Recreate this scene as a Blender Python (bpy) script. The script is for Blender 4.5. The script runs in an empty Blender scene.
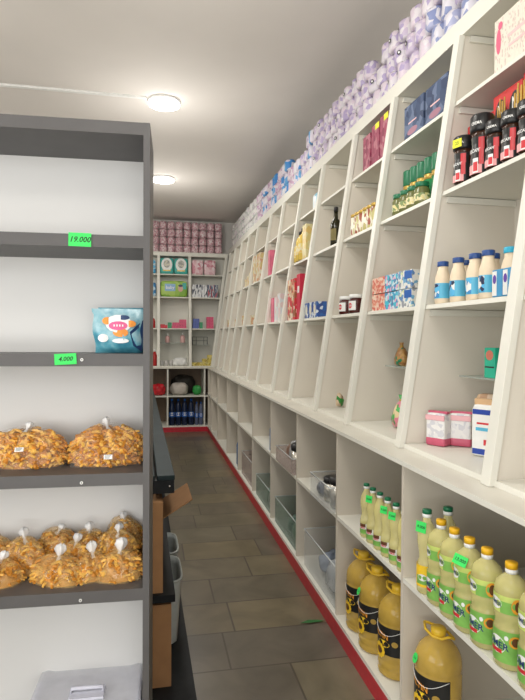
import bpy, bmesh, math, random
from mathutils import Vector, Matrix
random.seed(7)
SC = bpy.context.scene
COL = SC.collection
rad = math.radians

# ------------------------------------------------------------------ camera
cam = bpy.data.cameras.new('camera')
cam.sensor_fit = 'VERTICAL'; cam.sensor_height = 36.0
cam.lens = 560.0 / 700.0 * 36.0
cam.clip_start = 0.02
camo = bpy.data.objects.new('camera', cam); COL.objects.link(camo)
yaw, pit, rol = rad(11.36), rad(-0.95), rad(0.3)
fw = Vector((math.sin(yaw)*math.cos(pit), math.cos(yaw)*math.cos(pit), math.sin(pit)))
rt = Vector((math.cos(yaw), -math.sin(yaw), 0)); up = rt.cross(fw)
r2 = rt*math.cos(rol) + up*math.sin(rol); u2 = -rt*math.sin(rol) + up*math.cos(rol)
M = Matrix((r2, u2, -fw)).transposed().to_4x4(); M.translation = Vector((0, 0, 1.4))
camo.matrix_world = M
SC.camera = camo

# ------------------------------------------------------------------ world, light, exposure
w = bpy.data.worlds.new('world'); SC.world = w; w.use_nodes = True
w.node_tree.nodes['Background'].inputs[0].default_value = (0.80, 0.90, 1.0, 1)
w.node_tree.nodes['Background'].inputs[1].default_value = 1.0
SC.view_settings.view_transform = 'Standard'; SC.view_settings.look = 'None'
SC.view_settings.gamma = 1; SC.view_settings.use_curve_mapping = False
SC.view_settings.exposure = -0.2

def area(name, loc, rot, sx, sy, power, col):
    l = bpy.data.lights.new(name, 'AREA'); l.shape = 'RECTANGLE'; l.size = sx; l.size_y = sy
    l.energy = power; l.color = col
    o = bpy.data.objects.new(name, l); COL.objects.link(o); o.location = loc; o.rotation_euler = rot
    return o
# daylight coming in through the shop window behind the camera
area('window_daylight', (-0.35, -2.55, 1.65), (rad(90), 0, 0), 3.4, 2.3, 30, (1.0, 0.985, 0.96))
area('ceiling_fill', (-0.35, -2.3, 0.75), (rad(150), 0, 0), 3.4, 1.0, 60, (1.0, 0.96, 0.90))  # added uplight that brightens the ceiling, no real source

area('near_bay_fill', (-2.55, -.6, 1.6), (rad(90), 0, rad(-90)), 2.8, 1.7, 75, (1.0, 0.985, 0.95))  # added fill from the left that brightens the near bays

# ------------------------------------------------------------------ materials
MATS = {}
def nt(name):
    m = bpy.data.materials.new(name); m.use_nodes = True
    return m, m.node_tree, m.node_tree.nodes['Principled BSDF']
def mat(name, col, rough=0.5, spec=0.5, metal=0.0, noise=0.05, nscale=30.0, trans=0.0, alpha=1.0, ior=1.45, bump=0.0, emit=None):
    if name in MATS: return MATS[name]
    m, t, b = nt(name)
    tc = t.nodes.new('ShaderNodeTexCoord'); n = t.nodes.new('ShaderNodeTexNoise')
    n.inputs['Scale'].default_value = nscale; n.inputs['Detail'].default_value = 3
    t.links.new(tc.outputs['Object'], n.inputs['Vector'])
    r = t.nodes.new('ShaderNodeValToRGB')
    r.color_ramp.elements[0].position = .3; r.color_ramp.elements[1].position = .7
    r.color_ramp.elements[0].color = tuple(max(0, c*(1-noise)) for c in col) + (1,)
    r.color_ramp.elements[1].color = tuple(min(1, c*(1+noise)) for c in col) + (1,)
    t.links.new(n.outputs['Fac'], r.inputs['Fac']); t.links.new(r.outputs['Color'], b.inputs['Base Color'])
    b.inputs['Roughness'].default_value = rough; b.inputs['Specular IOR Level'].default_value = spec
    b.inputs['Metallic'].default_value = metal; b.inputs['Transmission Weight'].default_value = trans
    b.inputs['Alpha'].default_value = alpha; b.inputs['IOR'].default_value = ior
    if bump:
        bp = t.nodes.new('ShaderNodeBump'); bp.inputs['Strength'].default_value = bump; bp.inputs['Distance'].default_value = .01
        t.links.new(n.outputs['Fac'], bp.inputs['Height']); t.links.new(bp.outputs['Normal'], b.inputs['Normal'])
    if emit:
        b.inputs['Emission Color'].default_value = emit[0] + (1,); b.inputs['Emission Strength'].default_value = emit[1]
    MATS[name] = m; return m
def patt(name, cols, scale=40.0, rough=0.4, kind='voronoi', bump=0.0, alpha=1.0, stretch=(1, 1, 1), inst=True):
    """patchwork print of several colours"""
    if name in MATS: return MATS[name]
    m, t, b = nt(name)
    tc = t.nodes.new('ShaderNodeTexCoord'); mp = t.nodes.new('ShaderNodeMapping')
    mp.inputs['Scale'].default_value = stretch
    t.links.new(tc.outputs['Object'], mp.inputs['Vector'])
    src = mp.outputs['Vector']
    if inst:
        oi = t.nodes.new('ShaderNodeObjectInfo'); ad = t.nodes.new('ShaderNodeVectorMath'); ad.operation = 'ADD'
        cb = t.nodes.new('ShaderNodeMath'); cb.operation = 'MULTIPLY'; cb.inputs[1].default_value = 7.0
        t.links.new(oi.outputs['Random'], cb.inputs[0]); t.links.new(src, ad.inputs[0]); t.links.new(cb.outputs[0], ad.inputs[1]); src = ad.outputs[0]
    if kind == 'voronoi':
        v = t.nodes.new('ShaderNodeTexVoronoi'); v.inputs['Scale'].default_value = scale
        t.links.new(src, v.inputs['Vector'])
        s = t.nodes.new('ShaderNodeSeparateColor'); t.links.new(v.outputs['Color'], s.inputs[0]); fac = s.outputs[0]
    else:
        v = t.nodes.new('ShaderNodeTexNoise'); v.inputs['Scale'].default_value = scale; v.inputs['Detail'].default_value = 4
        t.links.new(src, v.inputs['Vector'])
        mr = t.nodes.new('ShaderNodeMapRange'); mr.inputs[1].default_value = .3; mr.inputs[2].default_value = .7
        t.links.new(v.outputs['Fac'], mr.inputs[0]); fac = mr.outputs[0]
    r = t.nodes.new('ShaderNodeValToRGB'); cr = r.color_ramp
    if kind == 'voronoi': cr.interpolation = 'CONSTANT'
    n = len(cols)
    for i, c in enumerate(cols):
        p = i/n if kind == 'voronoi' else i/max(1, n-1)
        if i == 0: e = cr.elements[0]; e.position = 0
        elif i == 1: e = cr.elements[1]; e.position = p
        else: e = cr.elements.new(p)
        e.color = tuple(c) + (1,)
    t.links.new(fac, r.inputs['Fac']); t.links.new(r.outputs['Color'], b.inputs['Base Color'])
    b.inputs['Roughness'].default_value = rough; b.inputs['Alpha'].default_value = alpha
    if bump:
        bp = t.nodes.new('ShaderNodeBump'); bp.inputs['Strength'].default_value = bump; bp.inputs['Distance'].default_value = .01
        t.links.new(fac, bp.inputs['Height']); t.links.new(bp.outputs['Normal'], b.inputs['Normal'])
    MATS[name] = m; return m

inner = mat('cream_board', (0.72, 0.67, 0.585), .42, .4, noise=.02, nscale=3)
tan = mat('cubby_shade_board', (0.62, 0.565, 0.48), .45, .4, noise=.02, nscale=3)  # cubby shade put into the board colour of the lower dividers
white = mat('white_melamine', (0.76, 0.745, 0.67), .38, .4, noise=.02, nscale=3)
wallm = mat('wall_paint', (0.70, 0.68, 0.64), .8, noise=.02, nscale=2)
ceilm = mat('ceiling_paint', (0.74, 0.70, 0.66), .75, noise=.03, nscale=1.5)
redm = mat('red_plinth', (0.50, 0.02, 0.035), .35, noise=.08)
darkm = mat('dark_laminate', (0.098, 0.093, 0.092), .45, noise=.06, nscale=12)
panelm = mat('white_back_panel', (0.72, 0.71, 0.69), .5, noise=.015, nscale=2)
black = mat('black_wood', (0.008, 0.009, 0.010), .5, .2, noise=.2)
blackp = mat('black_plastic', (0.012, 0.012, 0.013), .35)
lampm = mat('lamp_diffuser', (0.9, 0.9, 0.9), .5, emit=((1.0, 0.99, 0.97), 9.0))
whitep = mat('white_plastic', (0.82, 0.82, 0.80), .35)
card = mat('cardboard', (0.28, 0.145, 0.062), .85, noise=.08, nscale=15)
green_tag = mat('green_tag_paper', (0.05, 0.72, 0.13), .6, noise=.02)
yellow_tag = mat('yellow_tag_paper', (0.80, 0.80, 0.04), .6, noise=.02)
ink = mat('dark_ink', (0.012, 0.02, 0.014), .6)
clear = mat('clear_plastic', (0.72, 0.76, 0.76), .12, alpha=.14)
glassm = mat('clear_glass_shelf', (0.55, 0.68, 0.64), .08, alpha=.35)
cream = mat('cream_liquid', (0.80, 0.66, 0.48), .4)
glue = mat('chrome', (0.7, 0.7, 0.7), .2, metal=1)
oilm = mat('sunflower_oil', (0.92, 0.84, 0.36), .05, alpha=.45, noise=.06)
oild = mat('darker_sunflower_oil', (0.72, 0.48, 0.09), .05, alpha=.6, noise=.08)

# stone floor: courses of sandstone slabs
def floor_mat():
    m, t, b = nt('stone_slabs')
    tc = t.nodes.new('ShaderNodeTexCoord'); br = t.nodes.new('ShaderNodeTexBrick')
    br.inputs['Scale'].default_value = 1.0; br.inputs['Brick Width'].default_value = .70; br.inputs['Row Height'].default_value = .305
    br.inputs['Mortar Size'].default_value = .005; br.inputs['Mortar Smooth'].default_value = .3; br.offset = .37; br.offset_frequency = 2
    br.squash = .72; br.squash_frequency = 3
    br.inputs['Color1'].default_value = (0, 0, 0, 1); br.inputs['Color2'].default_value = (1, 1, 1, 1)
    br.inputs['Mortar'].default_value = (.5, .5, .5, 1)
    mp = t.nodes.new('ShaderNodeMapping'); mp.inputs['Location'].default_value = (.10, .10, 0)
    t.links.new(tc.outputs['Object'], mp.inputs['Vector'])
    t.links.new(mp.outputs['Vector'], br.inputs['Vector'])
    r = t.nodes.new('ShaderNodeValToRGB'); r.color_ramp.interpolation = 'LINEAR'
    cols = [(0.0, (.165, .138, .088)), (.35, (.125, .108, .082)), (.65, (.195, .158, .092)), (1.0, (.150, .132, .092))]
    r.color_ramp.elements[0].color = cols[0][1]+(1,); r.color_ramp.elements[1].color = cols[-1][1]+(1,)
    for p, c in cols[1:-1]:
        e = r.color_ramp.elements.new(p); e.color = c+(1,)
    t.links.new(br.outputs['Color'], r.inputs['Fac'])
    n = t.nodes.new('ShaderNodeTexNoise'); n.inputs['Scale'].default_value = 3.5; n.inputs['Detail'].default_value = 8; n.inputs['Distortion'].default_value = 1.2
    t.links.new(tc.outputs['Object'], n.inputs['Vector'])
    mx = t.nodes.new('ShaderNodeMix'); mx.data_type = 'RGBA'; mx.blend_type = 'OVERLAY'; mx.inputs[0].default_value = .55
    t.links.new(r.outputs['Color'], mx.inputs[6]); t.links.new(n.outputs['Fac'], mx.inputs[7])
    m2 = t.nodes.new('ShaderNodeMix'); m2.data_type = 'RGBA'
    t.links.new(br.outputs['Fac'], m2.inputs[0]); t.links.new(mx.outputs[2], m2.inputs[6]); m2.inputs[7].default_value = (.075, .06, .045, 1)
    t.links.new(m2.outputs[2], b.inputs['Base Color'])
    b.inputs['Roughness'].default_value = .30
    bp = t.nodes.new('ShaderNodeBump'); bp.inputs['Strength'].default_value = .25; bp.inputs['Distance'].default_value = .004
    t.links.new(n.outputs['Fac'], bp.inputs['Height']); t.links.new(bp.outputs['Normal'], b.inputs['Normal'])
    return m

# ------------------------------------------------------------------ mesh builder
class MB:
    def __init__(s): s.v = []; s.f = []; s.mi = []; s.mats = []; s.sm = []
    def m(s, mt):
        if mt not in s.mats: s.mats.append(mt)
        return s.mats.index(mt)
    def add(s, vs, fs, mt, smooth=False, T=None):
        o = len(s.v); k = s.m(mt)
        for p in vs:
            p = Vector(p); s.v.append(T @ p if T else p)
        for f in fs: s.f.append([i+o for i in f]); s.mi.append(k); s.sm.append(smooth)
        return s
    def box(s, x0, x1, y0, y1, z0, z1, mt, T=None):
        return s.hexa([(x0, y0), (x1, y0), (x1, y1), (x0, y1)], z0, [(x0, y0), (x1, y0), (x1, y1), (x0, y1)], z1, mt, T)
    def hexa(s, lo, z0, hi, z1, mt, T=None):
        vs = [(p[0], p[1], z0 if not hasattr(z0, '__len__') else z0[i]) for i, p in enumerate(lo)] + [(p[0], p[1], z1 if not hasattr(z1, '__len__') else z1[i]) for i, p in enumerate(hi)]
        return s.add(vs, [(3, 2, 1, 0), (4, 5, 6, 7), (0, 1, 5, 4), (1, 2, 6, 5), (2, 3, 7, 6), (3, 0, 4, 7)], mt, False, T)
    def prism(s, poly, axis, a, b, mt, T=None):
        """poly in the two other axes (cyclic x->yz, y->xz, z->xy)"""
        def P(p, c): return (c, p[0], p[1]) if axis == 0 else (p[0], c, p[1]) if axis == 1 else (p[0], p[1], c)
        n = len(poly); vs = [P(p, a) for p in poly] + [P(p, b) for p in poly]
        fs = [tuple(range(n))[::-1], tuple(range(n, 2*n))] + [(i, (i+1) % n, n+(i+1) % n, n+i) for i in range(n)]
        return s.add(vs, fs, mt, False, T)
    def lathe(s, prof, mt, n=20, smooth=True, T=None, sq=None, caps=True):
        """prof: list of (r, z); sq = super-ellipse exponent for squarish sections"""
        vs = []; fs = []
        for r, z in prof:
            for i in range(n):
                a = 2*math.pi*i/n; c, q = math.cos(a), math.sin(a)
                if sq:
                    k = (abs(c)**sq + abs(q)**sq)**(-1/sq); c *= k; q *= k
                vs.append((r*c, r*q, z))
        for j in range(len(prof)-1):
            for i in range(n):
                fs.append((j*n+i, j*n+(i+1) % n, (j+1)*n+(i+1) % n, (j+1)*n+i))
        if caps:
            fs.append(tuple(range(n))[::-1]); fs.append(tuple(range((len(prof)-1)*n, len(prof)*n)))
        return s.add(vs, fs, mt, smooth, T)
    def tube(s, pts, r, mt, n=8, closed=False):
        pts = [Vector(p) for p in pts]; vs = []; fs = []; N = len(pts)
        for j, p in enumerate(pts):
            a = pts[(j-1) % N] if (closed or j) else p; b = pts[(j+1) % N] if (closed or j < N-1) else p
            d = (b-a).normalized(); u = d.orthogonal().normalized() if j == 0 else (u - d*u.dot(d)).normalized(); w_ = d.cross(u)
            for i in range(n):
                t = 2*math.pi*i/n; vs.append(p + (u*math.cos(t) + w_*math.sin(t))*r)
        for j in range(N if closed else N-1):
            k = (j+1) % N
            for i in range(n): fs.append((j*n+i, j*n+(i+1) % n, k*n+(i+1) % n, k*n+i))
        if not closed: fs += [tuple(range(n))[::-1], tuple(range((N-1)*n, N*n))]
        return s.add(vs, fs, mt, True)
    def pillow(s, w, d, h, mt, n=10, puff=.35, seed=0, lump=.0, z0=0, T=None, flatbase=True, exps=None):
        """soft closed bag: superellipsoid w x d x h resting on z0"""
        rnd = random.Random(seed); ex, ez = exps or (puff, puff); vs = []; fs = []; nu, nv = 2*n+4, n
        def sp(c, e): return math.copysign(abs(c)**e, c)
        ph = [rnd.uniform(0, 6.28) for _ in range(6)]
        for j in range(nv+1):
            b = -math.pi/2 + math.pi*j/nv
            for i in range(nu):
                a = 2*math.pi*i/nu
                k = 1 + lump*(math.sin(3*a+ph[0])*math.cos(2*b+ph[1]) + .7*math.sin(5*a+ph[2]+3*b) + .5*math.sin(8*a+ph[3]-4*b))
                x = sp(math.cos(b), ez)*sp(math.cos(a), ex)*w/2*k; y = sp(math.cos(b), ez)*sp(math.sin(a), ex)*d/2*k
                z = sp(math.sin(b), ez)*h/2*k + h/2
                vs.append((x, y, z0+max(0, z)))
        for j in range(nv):
            for i in range(nu): fs.append((j*nu+i, j*nu+(i+1) % nu, (j+1)*nu+(i+1) % nu, (j+1)*nu+i))
        return s.add(vs, fs, mt, True, T)
    def mesh(s, name, bevel=0.0):
        me = bpy.data.meshes.new(name); me.from_pydata([tuple(v) for v in s.v], [], s.f)
        for mt in s.mats: me.materials.append(mt)
        me.polygons.foreach_set('material_index', s.mi); me.polygons.foreach_set('use_smooth', s.sm)
        if bevel:
            bm = bmesh.new(); bm.from_mesh(me)
            bmesh.ops.remove_doubles(bm, verts=bm.verts, dist=1e-6)
            es = [e for e in bm.edges if len(e.link_faces) == 2 and e.calc_face_angle(0) > .6]
            bmesh.ops.bevel(bm, geom=es, offset=bevel, segments=2, profile=.6, affect='EDGES', clamp_overlap=True)
            bm.to_mesh(me); bm.free()
        me.update(); return me

def obj(name, me, parent=None, label=None, kind=None):
    if isinstance(me, MB): me = me.mesh(name)
    o = bpy.data.objects.new(name, me); COL.objects.link(o)
    if parent: o.parent = parent
    if label: o['label'] = label
    if kind: o['kind'] = kind
    return o
def tag(o, label, cat, group=None):
    o['label'] = label; o['category'] = cat
    if group: o['group'] = group
    return o
def thing(name, label, cat, loc=(0, 0, 0), rz=0, group=None):
    o = bpy.data.objects.new(name, None); COL.objects.link(o); o.location = loc; o.rotation_euler = (0, 0, rz)
    o.empty_display_size = .05
    return tag(o, label, cat, group)
def struct(name, mb, parent=None):
    o = obj(name, mb, parent)
    if not parent: o['kind'] = 'structure'
    return o
# a kind of product: [(part name, mesh, [(sub-part name, mesh)])]; a one-part kind is one mesh object
KINDS = {}
SUBS = ('label_band', 'lower_label', 'neck_label', 'label_panel', 'price_sticker', 'printed_label', 'printed_front', 'base_band')
def put(kind, loc, rz, label, group=None, scale=None, skip=(), rot=None):
    name, cat, parts = KINDS[kind]
    if len(parts) == 1 and not parts[0][2]:
        r = obj(name, parts[0][1])
    else:
        r = bpy.data.objects.new(name, None); COL.objects.link(r); r.empty_display_size = .03
        body = None
        for pn, me, subs in parts:
            if pn in skip: continue
            c = obj(pn, me, body if (body and pn in SUBS) else r); body = body or c
            if pn == 'price_sticker': c['label'] = 'neon price sticker with handwriting'
            for sn, sm in subs: obj(sn, sm, c)
    r.location = loc; r.rotation_euler = rot if rot else (0, 0, rz)
    if scale: r.scale = scale if hasattr(scale, '__len__') else (scale,)*3
    return tag(r, label, cat, group)
def text_geo(txt, size, shear=0.0):
    cu = bpy.data.curves.new('t', 'FONT'); cu.body = txt; cu.size = size; cu.align_x = 'CENTER'; cu.align_y = 'CENTER'; cu.shear = shear
    cu.resolution_u = 2; cu.offset = size*.02
    o = bpy.data.objects.new('t', cu); COL.objects.link(o)
    dg = bpy.context.evaluated_depsgraph_get(); me = bpy.data.meshes.new_from_object(o.evaluated_get(dg))
    vs = [v.co.copy() for v in me.vertices]; fs = [tuple(p.vertices) for p in me.polygons]
    bpy.data.objects.remove(o); bpy.data.curves.remove(cu); bpy.data.meshes.remove(me)
    return vs, fs
def flat_text(mb, txt, size, mt, x, y, z, shear=0, rot=0):
    """text on a face that looks towards -Y"""
    vs, fs = text_geo(txt, size, shear); c, s_ = math.cos(rot), math.sin(rot)
    mb.add([(x+v.x*c-v.y*s_, y, z+v.x*s_+v.y*c) for v in vs], fs, mt)
def wrap_text(mb, txt, size, mt, R, ang, z, shear=0, tilt=0):
    """text wrapped round a cylinder, centred on direction ang (0 = -Y, positive towards +X)"""
    vs, fs = text_geo(txt, size, shear)
    out = []
    for v in vs:
        a = ang + v.x/R; out.append((R*math.sin(a), -R*math.cos(a), z+v.y+v.x*tilt))
    mb.add(out, fs, mt)
def wrap_patch(mb, R, a0, a1, z0, z1, mt, n=8, Rt=None, oval=False):
    """patch on a cylinder / cone"""
    Rt = Rt or R; vs = []; fs = []
    if oval:
        ac, zc = (a0+a1)/2, (z0+z1)/2; vs.append((R*math.sin(ac), -R*math.cos(ac), zc)); m_ = 16
        for i in range(m_):
            t = 2*math.pi*i/m_; a = ac+(a1-a0)/2*math.cos(t); vs.append((R*math.sin(a), -R*math.cos(a), zc+(z1-z0)/2*math.sin(t)))
        fs = [(0, 1+i, 1+(i+1) % m_) for i in range(m_)]
        return mb.add(vs, fs, mt)
    for i in range(n+1):
        a = a0+(a1-a0)*i/n
        vs += [(R*math.sin(a), -R*math.cos(a), z0), (Rt*math.sin(a), -Rt*math.cos(a), z1)]
    fs = [(2*i, 2*i+2, 2*i+3, 2*i+1) for i in range(n)]
    return mb.add(vs, fs, mt, True)

# ------------------------------------------------------------------ the room
XL, XR, YB, YF, ZC = -2.6, 1.60, 9.15, -2.6, 3.33
struct('floor', MB().box(XL, XR, YF, YB, -.1, 0, floor_mat()))
struct('ceiling', MB().box(XL, XR, YF, YB, ZC, ZC+.1, ceilm))
struct('wall_left', MB().box(XL-.1, XL, YF, -2.1, 0, ZC, wallm).box(XL-.1, XL, .9, YB, 0, ZC, wallm).box(XL-.1, XL, -2.1, .9, 0, .7, wallm).box(XL-.1, XL, -2.1, .9, 2.5, ZC, wallm))  # opening added for the unseen side fill
struct('wall_right', MB().box(XR, XR+.1, YF, YB, 0, ZC, wallm))
struct('wall_back', MB().box(XL, XR, YB, YB+.1, 0, ZC, wallm))
fwl = MB()
fwl.box(XL, -2.1, YF-.1, YF, 0, ZC, wallm).box(1.4, XR+.1, YF-.1, YF, 0, ZC, wallm).box(-2.1, 1.4, YF-.1, YF, 0, .45, wallm).box(-2.1, 1.4, YF-.1, YF, 2.9, ZC, wallm)
struct('wall_front', fwl)
wf = MB()
for x in (-2.1, -.38, 1.35): wf.box(x, x+.05, YF-.08, YF-.02, .45, 2.9, whitep)
for z in (.45, 2.85): wf.box(-2.1, 1.4, YF-.08, YF-.02, z, z+.05, whitep)
wn = struct('window_1', wf)
wf = MB()
for y in (-2.1, -.63, .85): wf.box(XL-.08, XL-.02, y, y+.05, .7, 2.5, whitep)
for z in (.7, 2.45): wf.box(XL-.08, XL-.02, -2.1, .9, z, z+.05, whitep)
struct('added_side_window', wf)  # unseen window frame, added to go with the side fill

# ------------------------------------------------------------------ right-hand shelving
LY = [0.42, 1.11, 1.817, 2.526, 3.268, 4.015, 4.77, 5.58, 6.42, 7.335, 8.10, 8.58]   # lower dividers
FX = .865; ZC1 = .969; ZCT = .985; XB = 1.45
def panel(name, mb, parent, label=None): return obj(name, mb, parent, label)
lower = thing('base_shelving', 'long low white shelving of open cubbies with red kick strip along right wall', 'shelving', (FX, .4, 0))
def lp(name, mb):
    o = obj(name, mb, lower); o.data.transform(Matrix.Translation((-FX, -.4, 0))); return o
lp('kick_strip', MB().box(FX, FX+.016, .4, 8.6, 0, .075, redm))['label'] = 'red kick strip'
lp('bottom_board', MB().box(FX+.001, XB, .4, 8.6, .075, .093, white))
lp('back_panel', MB().box(XB-.008, XB-.001, .4, 8.6, .093, ZC1, white))
for y in LY: lp('divider', MB().box(FX+.008, XB-.008, y, y+.018, .093, ZC1, tan))  # lower dividers, cubby shade put into their board colour
for a, b in zip(LY[:-1], LY[1:]): lp('shelf', MB().box(FX+.008, XB-.008, a+.018, b, .553, .571, white))
ctop = MB()
ctop.box(FX-.0065, FX-.004, .36, 8.5865, ZC1, ZCT, white)
ctop.prism([(FX-.004, .36), (XR, .36), (XR, YB), (-1.2, YB), (-1.2, 8.585), (FX-.004, 8.585)], 2, ZC1, ZCT, mat('counter_laminate', (.66, .635, .56), .3, noise=.05, nscale=5))
tag(obj('countertop', ctop), 'white countertop ledge running over the low cubbies and round the far corner', 'countertop')

def SY(Y): return 1 + .014*(Y-1.8)
def zz(Z, Y): return ZCT + (Z-ZCT)*SY(Y)
def fx(Z): return .967 + .147*(Z-ZCT)
UY = [.30, .87, 1.433, 2.020, 2.620, 3.174, 3.801, 4.364, 5.022, 5.583, 6.284, 6.873, 7.468, 8.06, 8.62]
LV = [1.541, 1.983, 2.335]       # shelf tops at y = 1.8
TB = 2.600
upper = thing('display_shelving', 'tall white display shelving leaning back in narrow slanted bays over right counter', 'shelving', (.967, .3, ZCT))
def upx(name, mb):
    o = obj(name, mb, upper); o.data.transform(Matrix.Translation((-.967, -.3, -ZCT))); return o
def xpoly(y0, y1, zf0, zf1, xoff, x1, mb, mt):
    """board between y0,y1; zf = functions of Y giving bottom/top; front follows lean"""
    lo0, hi0, lo1, hi1 = zf0(y0), zf1(y0), zf0(y1), zf1(y1)
    vs = [(fx(lo0)+xoff, y0, lo0), (x1, y0, lo0), (x1, y1, lo1), (fx(lo1)+xoff, y1, lo1), (fx(hi0)+xoff, y0, hi0), (x1, y0, hi0), (x1, y1, hi1), (fx(hi1)+xoff, y1, hi1)]
    return mb.add(vs, [(3, 2, 1, 0), (4, 5, 6, 7), (0, 1, 5, 4), (1, 2, 6, 5), (2, 3, 7, 6), (3, 0, 4, 7)], mt)
upx('base_board', xpoly(.3, 8.64, lambda y: ZCT+.0005, lambda y: ZCT+.018, 0, XB-.001, MB(), white))
upx('top_board', xpoly(.3, 8.90, lambda y: zz(TB, y), lambda y: zz(TB+.085, y), -.004, XR-.001, MB(), white))
upx('back_panel', MB().prism([(.3, ZCT+.018), (8.64, ZCT+.018), (8.64, zz(TB, 8.64)), (.3, zz(TB, .3))], 0, XB-.008, XB-.001, inner))
for y in UY:
    t = zz(TB, y)
    pm = MB(); pm.prism([(fx(ZCT+.018)+.006, ZCT+.018), (XB-.008, ZCT+.018), (XB-.008, t), (fx(t)+.006, t)], 1, y+.006, y+.024, inner)
    upx('divider', pm)
    pb = MB(); a, b = fx(ZCT)-.018, fx(t)-.018
    pb.prism([(a, ZCT+.001), (a+.024, ZCT+.001), (b+.024, t-.001), (b, t-.001)], 1, y, y+.044, white)
    upx('post', pb.mesh('post', .002))
for a, b in zip(UY[:-1], UY[1:]):
    for lv in LV:
        upx('shelf', xpoly(a+.024, b+.006, lambda y: zz(lv-.016, y), lambda y: zz(lv, y), .008, XB-.008, MB(), white))
for b in UY[1:]:
    for lv in LV + [TB+.016]:
        z1 = zz(lv-.0165, b); cl = MB(); x0 = fx(z1)+.03
        cl.prism([(x0-.004, z1-.026), (XB-.009, z1-.026), (XB-.009, z1-.002), (x0, z1-.002)], 1, b-.006, b+.0058, white)
        upx('cleat', cl)
def SL(k, y): return zz(LV[k], y)          # surface height of shelf k at depth y
ZB0 = ZCT + .018

# ------------------------------------------------------------------ back-wall shelving
bl = thing('base_shelving', 'low white cubby shelving on far back wall with red kick strip', 'shelving', (-1.15, 8.6, 0))
def bp_(root, name, mb):
    o = obj(name, mb, root); o.data.transform(Matrix.Translation(-Vector(root.location))); return o
bp_(bl, 'kick_strip', MB().box(-1.15, FX, 8.6, 8.616, 0, .075, redm))['label'] = 'red kick strip'
bp_(bl, 'bottom_board', MB().box(-1.15, XR, 8.601, YB, .075, .093, white))
bp_(bl, 'back_panel', MB().box(-1.15, XR, YB-.008, YB-.001, .093, ZC1, white))
BX = [-1.15, -.86, -.30, .255, .815, 1.38]
brown = mat('brown_board', (.20, .135, .085), .5)
bp_(bl, 'inner_lining', MB().box(-1.13, 1.375, YB-.014, YB-.0085, .094, ZC1-.001, brown))['label'] = 'brown inner back board'
for x in BX: bp_(bl, 'divider', MB().box(x, x+.02, 8.606, YB-.015, .093, ZC1, white))
for a, b in zip(BX[:-1], BX[1:]): bp_(bl, 'shelf', MB().box(a+.02, b, 8.606, YB-.015, .535, .553, white))
bu = thing('display_shelving', 'upright white display shelving on far back wall under pink roll packs', 'shelving', (-1.15, 8.7, ZCT))
def fy(Z): return 8.70 + .11*(Z-ZCT)
BZ = [1.585, 2.075, 2.435]; BT = 2.72
bp_(bu, 'base_board', MB().box(-1.15, .95, 8.70, YB, ZCT+.0005, ZCT+.018, white))
bp_(bu, 'top_board', MB().box(-1.15, fx(BT)-.01, fy(BT)-.005, YB-.001, BT, BT+.06, white))
bp_(bu, 'back_panel', MB().box(-1.15, 1.32, YB-.008, YB-.001, ZCT+.018, BT, white))
UX = [-1.13, -.84, -.355, .127, .610]
for x in UX:
    pm = MB(); pm.prism([(fy(ZCT)+.006, ZCT+.018), (YB-.008, ZCT+.018), (YB-.008, BT), (fy(BT)+.006, BT)], 0, x-.009, x+.009, white); bp_(bu, 'divider', pm)
    pb = MB(); a, b = fy(ZCT)-.016, fy(BT)-.016
    pb.prism([(a, ZCT+.001), (a+.022, ZCT+.001), (b+.022, BT-.001), (b, BT-.001)], 0, x-.022, x+.022, white); bp_(bu, 'post', pb.mesh('post', .002))
pb = MB(); zt = BT-.001
pb.hexa([(.925, 8.682), (.965, 8.682), (.965, 8.72), (.925, 8.72)], ZCT+.001, [(1.167, 8.873), (1.207, 8.873), (1.207, 8.910), (1.167, 8.910)], zt, white)
bp_(bu, 'corner_post', pb)
UXX = UX + [None]
for i, x in enumerate(UX):
    for lv in BZ:
        x1 = UX[i+1]-.009 if i+1 < len(UX) else fx(lv)-.03
        bp_(bu, 'shelf', MB().box(x+.009, x1, fy(lv)+.004, YB-.008, lv-.016, lv, white))
for x0, x1, z in ((.15, .585, 1.36), (.634, .94, 1.33)):
    tag(obj('glass_shelf', MB().box(x0, x1, 8.85, YB-.01, z-.006, z, glassm)), 'thin glass shelf inside %s bay of the back wall' % ('middle' if x0 < .3 else 'right corner'), 'shelf')

# ------------------------------------------------------------------ ceiling lamps and conduit
def ceiling_light(loc, r, label):
    t = thing('ceiling_light', label, 'lamp', loc)
    obj('housing', MB().lathe([(r*1.02, -.001), (r*1.02, -.012), (r, -.02)], whitep, 36), t)
    obj('diffuser', MB().lathe([(r*.98, -.0205), (r*.97, -.034), (r*.85, -.04)], lampm, 36), t)
    for kind_, e_, dz in (('AREA', 9, .045), ('POINT', 17, .62)):  # disk is the lamp's own light, hanging point is added ceiling fill
        l = bpy.data.lights.new('lamp_glow_and_fill', kind_); l.energy = e_; l.color = (1, .97, .91)
        if kind_ == 'AREA': l.shape = 'DISK'; l.size = r*1.8
        else: l.shadow_soft_size = .12
        lo = bpy.data.objects.new('lamp_and_fill_light', l); COL.objects.link(lo); lo.location = (loc[0], loc[1], loc[2]-dz)
ceiling_light((.108, 4.62, ZC), .128, 'round white ceiling lamp at the end of white conduit, nearer of two')
ceiling_light((.147, 6.80, ZC), .135, 'round white ceiling lamp farther down the aisle, beside top of dark shelf')
ceiling_light((.10, 2.35, ZC), .13, 'round white ceiling lamp nearly overhead of the grey shelf, outside the picture')
ceiling_light((.05, .15, ZC), .13, 'round white ceiling lamp over the camera, outside the picture')
ceiling_light((-1.75, 3.2, ZC), .13, 'round white ceiling lamp left of the grey shelf, outside the picture')
ceiling_light((-1.75, 6.2, ZC), .13, 'round white ceiling lamp far left behind the grey shelf, outside the picture')
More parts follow.
